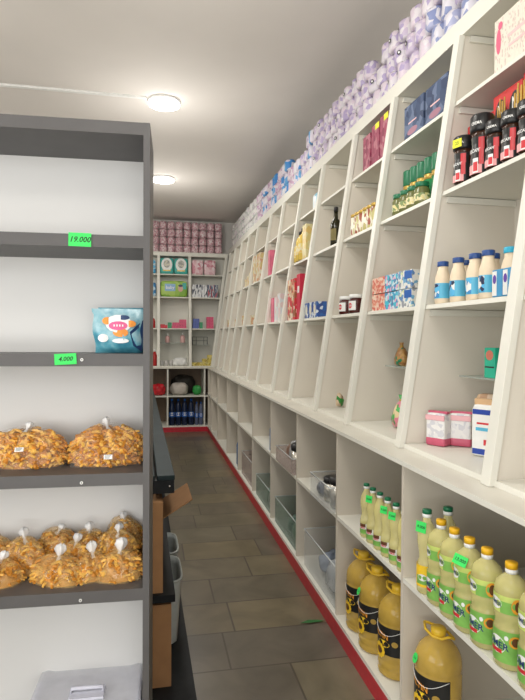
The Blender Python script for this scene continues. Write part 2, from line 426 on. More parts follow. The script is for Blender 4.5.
tag(obj('cable_conduit', MB().box(-2.5, -.03, 4.555, 4.585, ZC-.016, ZC-.0005, whitep)), 'thin white cable conduit running across ceiling to nearer round lamp', 'conduit')

# ------------------------------------------------------------------ grey shelf on the left
A = rad(-2.5)
left = thing('shelf_unit', 'dark grey shelf unit with white back panel at left foreground', 'shelving', (-.001, 1.6, 0), A)
LW = .93; LD = .25; TH = .034
LZ = [2.004, 1.690, 1.361, 1.028, .701, .08]
for x in (-.018, -LW): obj('side_panel', MB().box(x, x+.018, 0, LD, 0, 2.004, darkm), left)
obj('back_panel', MB().box(-LW+.018, -.018, LD-.006, LD, .0, 2.0, panelm), left, 'white back panel')
for z in LZ:
    s = obj('shelf', MB().box(-LW+.018, -.018, .001, LD-.006, z-TH, z, darkm), left)
capm = mat('screw_cover', (.8, .8, .78), .4)
def scr(x, z):
    mb = MB(); n = 14; vs = [(x+.0042*math.cos(2*math.pi*i/n), -.0016, z+.0042*math.sin(2*math.pi*i/n)) for i in range(n)] + [(x+.0042*math.cos(2*math.pi*i/n), .001, z+.0042*math.sin(2*math.pi*i/n)) for i in range(n)]
    mb.add(vs, [tuple(range(n))] + [(i, n+i, n+(i+1) % n, (i+1) % n) for i in range(n)], capm)
    mb.box(x-.0015, x+.0015, -.0019, -.0016, z-.0015, z+.0015, ink)
    obj('screw_cover', mb, left, 'white round screw cover')
for x, z in ((-.183, 1.345), (-.184, 1.005), (-.187, .678)): scr(x, z)
LM = Matrix.Translation((-.001, 1.6, 0)) @ Matrix.Rotation(A, 4, 'Z')
def L(x, y, z): return LM @ Vector((x, y, z))

def price_tag(x, z, wdt, hgt, txt, label, rot):
    mb = MB(); mb.box(-wdt/2, wdt/2, -.0015, 0, -hgt/2, hgt/2, green_tag)
    flat_text(mb, txt, hgt*.56, ink, 0, -.0017, 0, .25)
    o = obj('price_tag', mb); o.location = L(x, -.001, z); o.rotation_euler = (0, rot, A)
    tag(o, label, 'price tag')
price_tag(-.188, 1.674, .060, .037, '19.000', 'green price tag reading 19.000 on upper edge of dark grey shelf', rad(1))
price_tag(-.226, 1.347, .058, .030, '4.000', 'green price tag reading 4.000 below the blue snack pouches', rad(-3))

# ------------------------------------------------------------------ big snack bags
chipA = mat('snack_puff', (0.55, 0.22, 0.025), .5, noise=.3, nscale=60)
chipB = mat('snack_puff_pale', (0.78, 0.44, 0.09), .5, noise=.2, nscale=60)
film = mat('bag_film', (0.95, 0.88, 0.78), .10, alpha=.09, spec=1.0)
film_s = mat('bag_film_thick', (0.86, 0.55, 0.22), .10, alpha=.32, spec=1.0, noise=.25, nscale=25, bump=.5)
knotm = mat('bag_knot_film', (0.92, 0.91, 0.90), .25, alpha=.8)
def chips_mesh(w_, d, h, n, seed, big=.013, tri=False):
    rnd = random.Random(seed); mb = MB()
    def surf(u, v):
        a = u*2*math.pi; b = v*math.pi/2
        k = 1 + .05*math.sin(3*a+seed) + .04*math.sin(7*a+b*4)
        rx = math.cos(b)**.62
        return Vector((w_/2*rx*math.cos(a)*k, d/2*rx*math.sin(a)*k, h*math.sin(b)**.85*k))
    vs = []; fs = []; nu, nv = 20, 6
    for j in range(nv+1):
        for i in range(nu): p = surf(i/nu, j/nv); vs.append(p*.93 + Vector((0, 0, .001)))
    for j in range(nv):
        for i in range(nu): fs.append((j*nu+i, j*nu+(i+1) % nu, (j+1)*nu+(i+1) % nu, (j+1)*nu+i))
    mb.add(vs, fs, chipA, True)
    for k in range(n):
        p = surf(rnd.random(), math.asin(rnd.random()**.8)/(math.pi/2)*.98); p = p*(.93+.06*rnd.random()); p.z = max(p.z, .006)
        q = Matrix.Translation(p) @ Matrix.Rotation(rnd.uniform(0, 6.28), 4, 'Z') @ Matrix.Rotation(rnd.uniform(-.5, .5), 4, 'X') @ Matrix.Rotation(rnd.uniform(-.5, .5), 4, 'Y')
        s = big*rnd.uniform(.7, 1.25); mt = chipB if rnd.random() < .45 else chipA
        # a curled puff: bent little bar
        v2 = []
        for i in range(5):
            t = (i-2)/2; r = s*.36*(1-.3*abs(t)); cx, cz = s*t, s*.30*(1-t*t)
            for j in range(5):
                an = 2*math.pi*j/5; v2.append((cx, r*1.3*math.cos(an), cz+r*math.sin(an)))
        f2 = [(i*5+j, i*5+(j+1) % 5, (i+1)*5+(j+1) % 5, (i+1)*5+j) for i in range(4) for j in range(5)] + [(4, 3, 2, 1, 0), (20, 21, 22, 23, 24)]
        mb.add(v2, f2, mt, False, q)
    return mb
def film_mesh(w_, d, h, seed, peak, fm=None):
    rnd = random.Random(seed); mb = MB(); vs = []; fs = []; nu, nv = 40, 12
    for j in range(nv+1):
        v = j/nv; b = v*math.pi/2
        for i in range(nu):
            a = 2*math.pi*i/nu; rx = math.cos(b)**.55*1.045 + .02*(1-v)
            cr = 1 + .018*math.sin(11*a+seed+6*v) + .014*math.sin(17*a-9*v)
            k = 1 + .05*math.sin(3*a+seed) + .04*math.sin(7*a+b*4)
            z = h*math.sin(b)**.85*1.05*k + peak*max(0, v-.6)**2*6*.5
            z += .004*math.sin(9*a+seed)*math.sin(math.pi*v)
            vs.append((w_/2*rx*math.cos(a)*k*cr, d/2*rx*math.sin(a)*k*cr, max(.0006, z)))
    for j in range(nv):
        for i in range(nu): fs.append((j*nu+i, j*nu+(i+1) % nu, (j+1)*nu+(i+1) % nu, (j+1)*nu+i))
    return mb.add(vs, fs, fm or film, True)
def knot_mesh(h, s, seed, lean=0):
    rnd = random.Random(seed); mb = MB()
    prof = [(.010, -.012), (.005, -.002), (.0035, .004), (.007, .012), (.012, .022), (.010, .030), (.003, .034)]
    T = Matrix.Translation((0, 0, h)) @ Matrix.Rotation(lean, 4, 'Y') @ Matrix.Scale(s*.78, 4)
    vs = []; fs = []; n = 14
    for j, (r, z) in enumerate(prof):
        for i in range(n):
            a = 2*math.pi*i/n; k = 1 + (.35 if j > 2 else .15)*math.sin(4*a+rnd.random())
            vs.append((r*k*math.cos(a), r*k*.7*math.sin(a), z+.003*math.sin(3*a)*j/6))
    for j in range(len(prof)-1):
        for i in range(n): fs.append((j*n+i, j*n+(i+1) % n, (j+1)*n+(i+1) % n, (j+1)*n+i))
    fs.append(tuple(range((len(prof)-1)*n, len(prof)*n)))
    return mb.add(vs, fs, knotm, True, T)
def snack_bag(loc, w_, d, h, seed, label, sticker=None, n=480, big=.012, knot=True, knot_s=1.0, lean=0, group=None, peak=.02, rz=0, hpos=0, tilt=0):
    t = thing('snack_bag', label, 'snack bag', loc, A+rz, group); t.rotation_euler = (0, tilt, A+rz)
    c = obj('puffs', chips_mesh(w_, d, h, n, seed, big), t); c['kind'] = 'stuff'
    obj('bag_film', film_mesh(w_, d, h, seed, peak, film_s if w_ < .2 else film), t)
    if knot: obj('knot', knot_mesh(h*1.05+hpos, knot_s, seed, lean), t, 'twisted clear film knot')
    if sticker:
        sx, sy, sz, rx = sticker
        mb = MB().box(-.012, .012, -.001, 0, -.0065, .0065, whitep)
        for q in range(3): mb.box(-.009, .004+q*.002, -.0012, -.001, -.004+q*.0035, -.0028+q*.0035, ink)
        o = obj('paper_sticker', mb, t, 'small white sticker'); o.location = (sx, sy, sz); o.rotation_euler = (rx, 0, 0)
Z4 = LZ[3]; Z5 = LZ[4]
bagw = 'snacks on the fourth shelf'
snack_bag(L(-.365, .150, Z4), .235, .15, .098, 3, 'large clear bag of orange crisps left of its twin on dark shelf', (.0, -.082, .06, rad(-38)), 900, .0135, True, 1.0, .5, peak=.012)
snack_bag(L(-.132, .150, Z4), .222, .15, .103, 8, 'large clear bag of orange crisps beside right upright of dark shelf', (.012, -.088, .034, rad(-20)), 900, .0135, True, 1.1, -.2, peak=.014)
small = [ # x, y, z, w, d, h, knot scale, lean, label
 (-.425, .08, 0, .115, .12, .068, 1.3, .5, 'small knotted puff bag, lower front one cut by the left picture edge'),
 (-.375, .17, .0, .13, .11, .108, 1.4, -.15, 'small knotted puff bag with tall upright knot near the left end'),
 (-.47, .21, .0, .12, .10, .105, 1.0, 0, 'small puff bag at the far left against white back panel'),
 (-.262, .075, 0, .155, .12, .072, 1.6, .2, 'wide front puff bag with two creases, second from left end'),
 (-.285, .215, .0, .125, .10, .118, 1.0, .6, 'dark orange puff bag at back of shelf behind tall knot bag'),
 (-.19, .20, .0, .125, .11, .112, 1.3, 0, 'puff bag in the back middle with short white knot'),
 (-.17, .095, .0, .10, .13, .070, 1.5, -.1, 'front middle puff bag squeezed between two wider bags'),
 (-.09, .075, 0, .135, .12, .078, 1.7, .15, 'front right puff bag beside dark upright with thick white knot'),
 (-.225, .15, .0, .09, .08, .092, 1.3, .3, 'small puff bag wedged in the centre of heap'),
 (-.10, .155, .0, .13, .085, .120, 1.2, .1, 'raised puff bag in the right middle of heap'),
 (-.085, .235, .0, .125, .085, .140, 1.1, -.3, 'topmost puff bag at back right corner of heap'),
]
for i, (x, y, z, w_, d, h, ks, ln, lb) in enumerate(small):
    snack_bag(L(x, .035+y*.78, Z5+z), w_, d*.92, h*.84, 20+i, lb, None, 210, .012, True, ks, ln, 'small bags of puffs on the lower shelf', .02, random.uniform(-.4, .4))

# ------------------------------------------------------------------ blue snack pouches
bluef = patt('blue_pouch_print', [(.04, .22, .32), (.10, .36, .46), (.35, .56, .62), (.08, .30, .42)], 14, .25, 'noise')
pinkp = mat('pink_print', (.80, .12, .30), .4); orangep = mat('orange_print', (.85, .30, .04), .4); whitepr = mat('white_print', (.85, .86, .86), .4); navy = mat('navy_print', (.02, .05, .14), .35)
def pouch(loc, rz, label, navyflap=False):
    t = thing('snack_pouch', label, 'snack pouch', loc, rz, 'blue snack pouches')
    mb = MB(); nx, nz = 12, 14; W, H = .152, .130
    for side in (-1, 1):
        vs = []
        for j in range(nz+1):
            for i in range(nx+1):
                u, v = i/nx*2-1, j/nz
                w2 = W/2*(1+.06*(v > .9) - .10*(1-v)**2)
                b = (1-u*u)**.5*(math.sin(math.pi*min(1, v*1.02+.02)**.75)**.8 if v < .97 else 0)*.030
                vs.append((u*w2 + .003*math.sin(9*v), side*(b+.0008) + .002*math.sin(14*u+7*v), .0005+v*H))
        fs = [(j*(nx+1)+i, j*(nx+1)+i+1, (j+1)*(nx+1)+i+1, (j+1)*(nx+1)+i) for j in range(nz) for i in range(nx)]
        mb.add(vs, fs, bluef, True)
    obj('pouch_body', mb, t)
    p = MB()
    def blob(x, z, rx, rz_, mt, y, n=14):
        vs = [(x, y, z)] + [(x+rx*math.cos(6.283*i/n), y+.003*abs(math.cos(6.283*i/n)), z+rz_*math.sin(6.283*i/n)) for i in range(n)]
        p.add(vs, [(0, 1+i, 1+(i+1) % n) for i in range(n)], mt)
    blob(-.034, .094, .014, .011, orangep, -.0305); blob(.032, .086, .016, .010, orangep, -.0305)
    blob(-.002, .086, .037, .026, whitepr, -.0318); blob(.004, .060, .022, .013, orangep, -.0325)
    blob(-.003, .080, .027, .013, pinkp, -.0335); blob(-.045, .044, .015, .012, whitepr, -.0300)
    blob(.004, .036, .024, .007, whitepr, -.0325); blob(.012, .104, .018, .007, navy, -.0325)
    for q in range(4): p.box(-.016+q*.008, -.012+q*.008, -.0341, -.0337, .0775, .0835, whitepr)
    obj('printed_emblem', p, t)
    if navyflap:
        mb = MB(); mb.add([(.040, -.0255, .022), (.066, -.012, .003), (.071, -.008, .100), (.030, -.0300, .062)], [(0, 1, 2, 3)], navy); obj('dark_gusset', mb, t)
    return t
pouch(L(-.093, .11, LZ[2]+.0005), A+rad(4), 'blue snack pouch at front of pair beside right upright', True)
pouch(L(-.085, .185, LZ[2]+.0005), A-rad(3), 'blue snack pouch standing behind the other one').scale = (1, .9, 1.06)

# ------------------------------------------------------------------ storage box on the bottom board
boxm = mat('cloudy_lilac_plastic', (.86, .86, .92), .3, alpha=.55)
latchm = mat('grey_lilac_latch', (.62, .62, .70), .4)
t = thing('storage_box', 'cloudy lilac plastic storage box with latched lid on bottom board of dark shelf', 'box', L(-.185, .14, LZ[5]), A)
mb = MB(); W, D, Hh = .262, .235, .272
mb.lathe([(.118*math.sqrt(2)*.80, 0), (.131*math.sqrt(2)*.80, Hh*.9)], boxm, 40, True, Matrix.Diagonal((1.02, .92, 1, 1)), 8, True)
obj('tub', mb, t)
mb = MB(); T = Matrix.Diagonal((1.05, .93, 1, 1))
mb.lathe([(.150, Hh*.9+.001), (.152, Hh*.9+.022), (.140, Hh*.9+.026), (.122, Hh*.9+.021)], boxm, 40, True, T, 7, True)
obj('lid', mb, t)
hb = MB(); hb.tube([(-.045, -.03, Hh*.9+.024), (-.045, -.03, Hh*.9+.042), (.045, -.03, Hh*.9+.042), (.045, -.03, Hh*.9+.024)], .006, latchm); hb.box(-.05, .05, -.06, .0, Hh*.9+.0215, Hh*.9+.029, latchm); obj('lid_handle', hb.mesh('lid_handle'), t, 'darker raised handle in lid')
for sx in (-1, 1): obj('latch', MB().box(sx*.148-.008, sx*.148+.008, -.045, .045, Hh*.62, Hh*.9+.024, latchm).mesh('latch', .003), t)

# ------------------------------------------------------------------ black bench with boxes behind the grey shelf
BA = rad(0.9)
BO = Vector((.098, 2.25, 0))
bench = thing('slatted_bench', 'long black slatted display table running down the aisle behind grey shelf', 'table', BO, BA)
BLn = 5.6; BW = .62
slat = mat('black_green_slats', (.012, .022, .025), .55, spec=.2, noise=.25, nscale=8)
for i in range(8):
    x1 = 0 - i*.078
    obj('slat', MB().box(x1-.070, x1, 0, BLn, .842, .862, slat).mesh('slat', .003), bench)
obj('rail', MB().box(-BW, -.002, .002, .03, .79, .8415, black), bench); obj('rail', MB().box(-BW, -.002, BLn-.03, BLn, .79, .8415, black), bench)
obj('rail', MB().box(-.03, -.002, .03, BLn-.03, .79, .8415, black), bench); obj('rail', MB().box(-BW, -BW+.03, .03, BLn-.03, .79, .8415, black), bench)
for y in (.05, 1.4, 2.8, 4.2, BLn-.07):
    for x in (-.32, -BW+.01): obj('leg', MB().box(x, x+.045, y, y+.045, .031, .79, black), bench)
obj('screw_head', MB().lathe([(.004, 0), (.004, .002)], glue, 12, True, Matrix.Translation((-.02, .0015, .818)) @ Matrix.Rotation(rad(90), 4, 'X')), bench)
obj('lower_shelf', MB().box(-BW, .078, -.15, BLn, .012, .030, black), bench)
obj('middle_shelf', MB().box(-BW, .0, -.05, 1.0, .376, .405, black), bench)
for y in (-.04, .95): obj('leg', MB().box(-.34, -.30, y, y+.04, .031, .375, black), bench)
for y in (-.1, 1.5, 3, BLn-.1): obj('foot', MB().box(-BW, .05, y, y+.05, 0, .012, black), bench)
def carton(name, loc, rz, w_, d, h, label, flap=None, group=None):
    t = thing(name, label, 'box', loc, rz, group)
    mb = MB(); th = .004
    mb.box(-w_/2, w_/2, -d/2, -d/2+th, 0, h, card).box(-w_/2, w_/2, d/2-th, d/2, 0, h, card).box(-w_/2, -w_/2+th, -d/2+th, d/2-th, 0, h, card).box(w_/2-th, w_/2, -d/2+th, d/2-th, 0, h, card).box(-w_/2+th, w_/2-th, -d/2+th, d/2-th, 0, th, card)
    obj('walls', mb, t)
    if flap:
        fl = MB(); fl.add([(0, -d/2, h), (0, d/2, h), (flap[0], d/2, h+flap[1]), (flap[0], -d/2, h+flap[1]), (0.003, -d/2, h-.003), (.003, d/2, h-.003), (flap[0]+.002, d/2, h+flap[1]-.004), (flap[0]+.002, -d/2, h+flap[1]-.004)], [(0, 1, 2, 3), (7, 6, 5, 4), (0, 4, 5, 1), (1, 5, 6, 2), (2, 6, 7, 3), (3, 7, 4, 0)], card)
        fo = obj('flap', fl, t); fo.location = (w_/2, 0, 0)
    else:
        obj('flap', MB().box(-w_/2, -.001, -d/2, d/2, h, h+.003, card), t); obj('flap', MB().box(.001, w_/2, -d/2, d/2, h, h+.003, card), t)
        ob = MB().box(-.02, .02, -d/2-.0005, d/2+.0005, h+.0032, h+.0036, mat('packing_tape', (.45, .30, .14), .3)); obj('tape', ob, t)
    return t
carton('cardboard_box', (-.040, 2.305, .4055), BA, .18, .17, .355, 'tall tan cardboard box on middle shelf of black table', None)
carton('cardboard_box', (-.052, 2.555, .4055), BA, .21, .28, .235, 'open cardboard box with one flap sticking out into the aisle', (.125, .075))
carton('cardboard_box', (-.012, 2.33, .0305), BA, .19, .22, .325, 'reddish brown cardboard box on lowest board of black table')
tubm = mat('milky_plastic', (.46, .49, .47), .3, alpha=.75)
def tub(loc, label):
    t = thing('plastic_tub', label, 'tub', loc, BA, 'milky tubs under the black table')
    mb = MB(); pr = [(.115, 0), (.132, .265), (.132, .29), (.128, .29), (.128, .265), (.110, .006)]
    mb.lathe(pr, tubm, 36, True, Matrix.Diagonal((1, 1.15, 1, 1)), 6, False)
    mb.lathe([(.110, .002), (.110, .005)], tubm, 36, True, Matrix.Diagonal((1, 1.15, 1, 1)), 6, True)
    obj('tub_body', mb, t)
    rim = MB(); n = 36; pts = []
    for i in range(n):
        a = 6.283*i/n; c, s_ = math.cos(a), math.sin(a); k = (abs(c)**6+abs(s_)**6)**(-1/6); pts.append((.134*c*k, .154*s_*k, .29))
    rim.tube(pts, .006, tubm, 6, True); obj('rim', rim, t, 'rolled milky rim')
tub((.010, 2.66, .0305), 'milky plastic tub on lowest board beside reddish carton')
tub((.010, 3.00, .0305), 'milky plastic tub behind the other tub under flap of open carton')

# ------------------------------------------------------------------ products: oil bottles
grn = mat('label_green', (.20, .44, .09), .35, noise=.15); grnl = mat('label_lime', (.52, .62, .16), .35, noise=.2)
orange = mat('label_orange', (.80, .33, .03), .4); choc = mat('label_brown', (.13, .05, .02), .4); capo = mat('orange_cap', (.90, .50, .02), .35)
capy = mat('yellow_cap', (.85, .55, .04), .35); capg = mat('green_cap', (.01, .16, .07), .35); yel = mat('label_yellow', (.90, .58, .03), .4); labw = mat('label_white', (.82, .82, .80), .4)
labr = mat('label_red', (.60, .03, .04), .4); labb = mat('label_blue', (.02, .12, .45), .4); labc = mat('label_cyan', (.10, .45, .66), .4); labk = mat('label_black', (.015, .015, .015), .35)
gold = mat('label_gold', (.55, .36, .08), .3, metal=.4)
def m_(mb, name='m', bevel=0): return mb.mesh(name, bevel)
def oil_kind():
    H = .262
    body = MB().lathe([(.034, 0), (.039, .006), (.0395, .05), (.0395, .098), (.0375, .104), (.036, .114), (.0375, .126), (.039, .136), (.039, .184), (.0385, .198), (.034, .214), (.020, .228), (.0125, .234), (.0125, .240)], oilm, 28)
    cap = MB().lathe([(.0135, .234), (.0145, .238), (.0145, .246)], labw, 20).lathe([(.0148, .2461), (.0148, .260), (.0135, .262)], capo, 20)
    lo = MB(); R = .0400
    wrap_patch(lo, R, -math.pi, math.pi, .018, .098, grn, 40)
    wrap_patch(lo, R+.0003, -.72, .48, .038, .082, labw, 12, oval=True); wrap_patch(lo, R+.0004, -.65, .25, .040, .050, labr, 8)
    wrap_text(lo, 'OMER', .023, navy, R+.0008, -.12, .061, 0, -.12)
    wrap_patch(lo, R+.0004, .65, 1.35, .060, .090, orange, 10, oval=True); wrap_patch(lo, R+.0006, .80, 1.25, .064, .086, choc, 8, oval=True)
    wrap_patch(lo, R+.0004, .38, .62, .076, .088, labw, 6, oval=True)
    upl = MB(); wrap_patch(upl, .0396, -math.pi, math.pi, .142, .186, grnl, 40); wrap_patch(upl, .0398, .1, 2.0, .142, .172, grn, 16)
    wrap_patch(upl, .0400, -.8, .2, .148, .178, labw, 10, oval=True); wrap_text(upl, 'OMER', .014, navy, .0403, -.3, .163, 0, -.1)
    wrap_patch(upl, .0401, .75, 1.45, .145, .183, orange, 8, oval=True); wrap_patch(upl, .0403, .95, 1.35, .150, .178, choc, 8, oval=True)
    st = MB(); st.box(-.021, .021, -.0015, 0, -.014, .014, green_tag); flat_text(st, '13.000', .013, ink, 0, -.0017, 0, .2)
    st2 = m_(st); st2.transform(Matrix.Rotation(rad(16), 4, 'Z') @ Matrix.Translation((0, -.0405, .205)) @ Matrix.Rotation(rad(-25), 4, 'X') @ Matrix.Rotation(rad(6), 4, 'Y'))
    KINDS['oil'] = ('oil_bottle', 'oil bottle', [('bottle', m_(body), []), ('cap', m_(cap), []), ('lower_label', m_(lo), []), ('neck_label', m_(upl), []), ('price_sticker', st2, [])])
    # slim bottle with dark green cap
    body = MB().lathe([(.024, 0), (.0285, .006), (.0285, .03), (.0285, .075), (.026, .088), (.0215, .105), (.0235, .125), (.0275, .150), (.027, .175), (.022, .195), (.0125, .212), (.0115, .226)], oilm, 24)
    cap = MB().lathe([(.0125, .222), (.0135, .224), (.0135, .233)], labw, 18).lathe([(.0138, .2331), (.0138, .243), (.0125, .245)], capg, 18)
    lo = MB(); wrap_patch(lo, .0290, -math.pi, math.pi, .018, .040, grn, 30); wrap_patch(lo, .0290, -math.pi, math.pi, .040, .064, labw, 30)
    wrap_patch(lo, .0292, -.6, .6, .050, .064, choc, 8); wrap_text(lo, 'OMER', .011, labr, .0296, 0, .046)
    st = MB(); st.box(-.014, .014, -.0015, 0, -.014, .014, green_tag); flat_text(st, '9.000', .010, ink, 0, -.0017, 0, .2)
    st3 = m_(st); st3.transform(Matrix.Diagonal((1.25, 1.0, 1.12, 1)) @ Matrix.Translation((0, -.0268, .176)) @ Matrix.Rotation(rad(-8), 4, 'X'))
    KINDS['slim'] = ('oil_bottle', 'oil bottle', [('bottle', m_(body), []), ('cap', m_(cap), []), ('label_band', m_(lo), []), ('price_sticker', st3, [])])
    lo = MB(); wrap_patch(lo, .0290, -1.6, 1.6, .022, .085, yel, 20); wrap_patch(lo, .0292, -.5, 1.0, .030, .055, grn, 10); wrap_patch(lo, .0294, -.3, .7, .040, .060, labw, 8, oval=True)
    KINDS['slimy'] = ('oil_bottle', 'oil bottle', [('bottle', m_(body), []), ('cap', m_(cap), []), ('label_band', m_(lo), []), ('price_sticker', st3, [])])
oil_kind()
def jug_kind():
    prof = [(.066, 0), (.074, .008), (.074, .022), (.071, .028), (.074, .034), (.074, .05), (.0715, .056), (.074, .062), (.074, .185), (.0715, .191), (.074, .197), (.0735, .218), (.070, .236), (.060, .256), (.042, .274), (.024, .286), (.020, .298)]
    body = MB().lathe(prof, oild, 36)
    cap = MB().lathe([(.023, .293), (.024, .296), (.024, .312), (.021, .315)], capy, 24)
    hd = MB(); hd.tube([(-.052, 0, .312)] + [(.052*math.cos(a), .03*math.sin(a), .312 - .020*math.cos(a/2)) for a in [math.pi*.85, math.pi*.6, math.pi*.4, .3]] + [(.036, 0, .296), (.024, -.02, .292), (-.005, -.026, .292), (-.035, -.02, .302), (-.052, 0, .312)], .0045, capy, 6)
    lb = MB(); R = .0748; wrap_patch(lb, R, -1.15, 1.05, .085, .185, labk, 24)
    wrap_patch(lb, R+.0003, -.55, .20, .110, .135, patt('sunflower_print', [(.9, .6, .02), (.95, .7, .05), (.2, .1, .02)], 90, .4, inst=False), 8, oval=True)
    n = 10; vs = []
    for i in range(12):     # sunflower petals
        t = 6.283*i/12; ac = -.45 + .30*math.cos(t); z = .092 + .020*math.sin(t)
        wrap_patch(lb, R+.0006, ac-.09, ac+.09, z-.008, z+.008, yel, 6, oval=True)
    wrap_patch(lb, R+.0009, -.62, -.28, .080, .104, choc, 6, oval=True)
    wrap_text(lb, 'ALTIN', .026, orange, R+.0008, -.35, .150, 0, -.10)
    wrap_patch(lb, R+.0006, .30, .62, .120, .140, gold, 6, oval=True)
    # thin silver line of the label
    ln = []
    for i in range(13):
        a = -1.1 + 2.1*i/12; z = .170 - .016*math.cos((a+.1)*2.2); ln.append(((R+.0012)*math.sin(a), -(R+.0012)*math.cos(a), z))
    lb.tube(ln, .0009, labw, 5)
    st = MB(); pts = [(.016*math.cos(6.283*i/8+.39), 0, .016*math.sin(6.283*i/8+.39)) for i in range(8)]
    st.add([(p[0], -.0012, p[2]) for p in pts], [tuple(range(8))], green_tag); flat_text(st, '5.0', .011, ink, 0, -.0014, 0)
    sm = m_(st); sm.transform(Matrix.Rotation(rad(-35), 4, 'Z') @ Matrix.Translation((0, -.0765, .222)) @ Matrix.Rotation(rad(-22), 4, 'X'))
    KINDS['jug'] = ('oil_jug', 'oil bottle', [('bottle', m_(body), []), ('cap', m_(cap), []), ('handle', m_(hd), []), ('label_panel', m_(lb), []), ('price_sticker', sm, [])])
jug_kind()
RZ = -math.pi/2
# near bay, middle shelf: 6 big orange-cap bottles then slim ones
ZM = .5712; ZL = .0932
oz = [(.918, 1.240), (.912, 1.345), (.915, 1.432), (.912, 1.510), (.915, 1.590), (.917, 1.668)]
names = ['orange-cap sunflower oil bottle nearest the camera, cut by the right picture edge', 'orange-cap oil bottle second from the right picture edge with brown seed emblem', 'orange-cap oil bottle with a green price sticker across its shoulder', 'orange-cap oil bottle just behind the stickered one', 'orange-cap oil bottle fifth in the row, before the slim bottle', 'orange-cap oil bottle farthest back in the near bay row']
oz = [(.912, 1.175), (.912, 1.275), (.908, 1.375), (.906, 1.458), (.906, 1.540), (.908, 1.622)]
ix = [0, 1, 3, 2, 4, 5]
for (x, y), nm, st in zip(oz, names, (0, 0, 0, 0, 0, 0)):
    i = oz.index((x, y))
    put('oil', (x, y, ZM), RZ+rad(14-2*i), ['orange-cap sunflower oil bottle nearest the camera, cut by the right picture edge', 'orange-cap oil bottle second from the right picture edge', 'orange-cap oil bottle third from the right picture edge', 'orange-cap oil bottle with a green price sticker across its shoulder', 'orange-cap oil bottle just behind the stickered one', 'orange-cap oil bottle farthest back in its row'][i], 'orange-cap oil bottles', (1.07, 1.07, 1.01), skip=() if i == 3 else ('price_sticker',))
put('slimy', (.900, 1.700, ZM), RZ+rad(25), 'slim green-cap oil bottle with yellow label standing first behind the orange-cap row', 'slim green-cap oil bottles', 1.12)
put('slim', (.970, 1.690, ZM), RZ+rad(25), 'slim green-cap oil bottle deeper on the shelf behind the orange-cap row', 'slim green-cap oil bottles', 1.15, skip=('price_sticker',))
sl = [(2.235, 0), (2.165, 1), (2.092, 0), (2.018, 1), (1.942, 0), (1.872, 1)]
for i, (y, st) in enumerate(sl):
    put('slim', (.903, y, ZM), RZ+rad(28), ['slim green-cap oil bottle farthest left in the second bay row', 'slim green-cap oil bottle second from the left in its row', 'slim green-cap oil bottle third from the left in its row', 'slim green-cap oil bottle fourth from the left in its row', 'slim green-cap oil bottle fifth from the left, behind white divider', 'slim green-cap oil bottle half hidden by the near white divider'][i], 'slim green-cap oil bottles', .92, skip=() if i in (1, 3, 4) else ('price_sticker',))
put('slim', (.965, 1.985, ZM), RZ, 'slim green-cap oil bottle in the rear row, only its cap showing', 'slim green-cap oil bottles', .95, skip=('price_sticker',))
put('jug', (.960, 2.405, ZL), RZ+rad(30), 'large sunflower oil jug farthest left of the three on the bottom board', 'large oil jugs', (1.05, 1.05, 1.09), skip=('price_sticker',))
put('jug', (.955, 2.235, ZL), RZ+rad(30), 'large sunflower oil jug in the middle of the three with price sticker', 'large oil jugs', (1.05, 1.05, 1.09))
put('jug', (.965, 2.050, ZL), RZ+rad(30), 'large sunflower oil jug nearest the white divider of the three', 'large oil jugs', (1.05, 1.05, 1.09), skip=('price_sticker',))
put('jug', (.958, 1.722, ZL), RZ+rad(30), 'large pale sunflower oil jug alone under the orange-cap bottles', 'large oil jugs', (1.05, 1.05, 1.09))

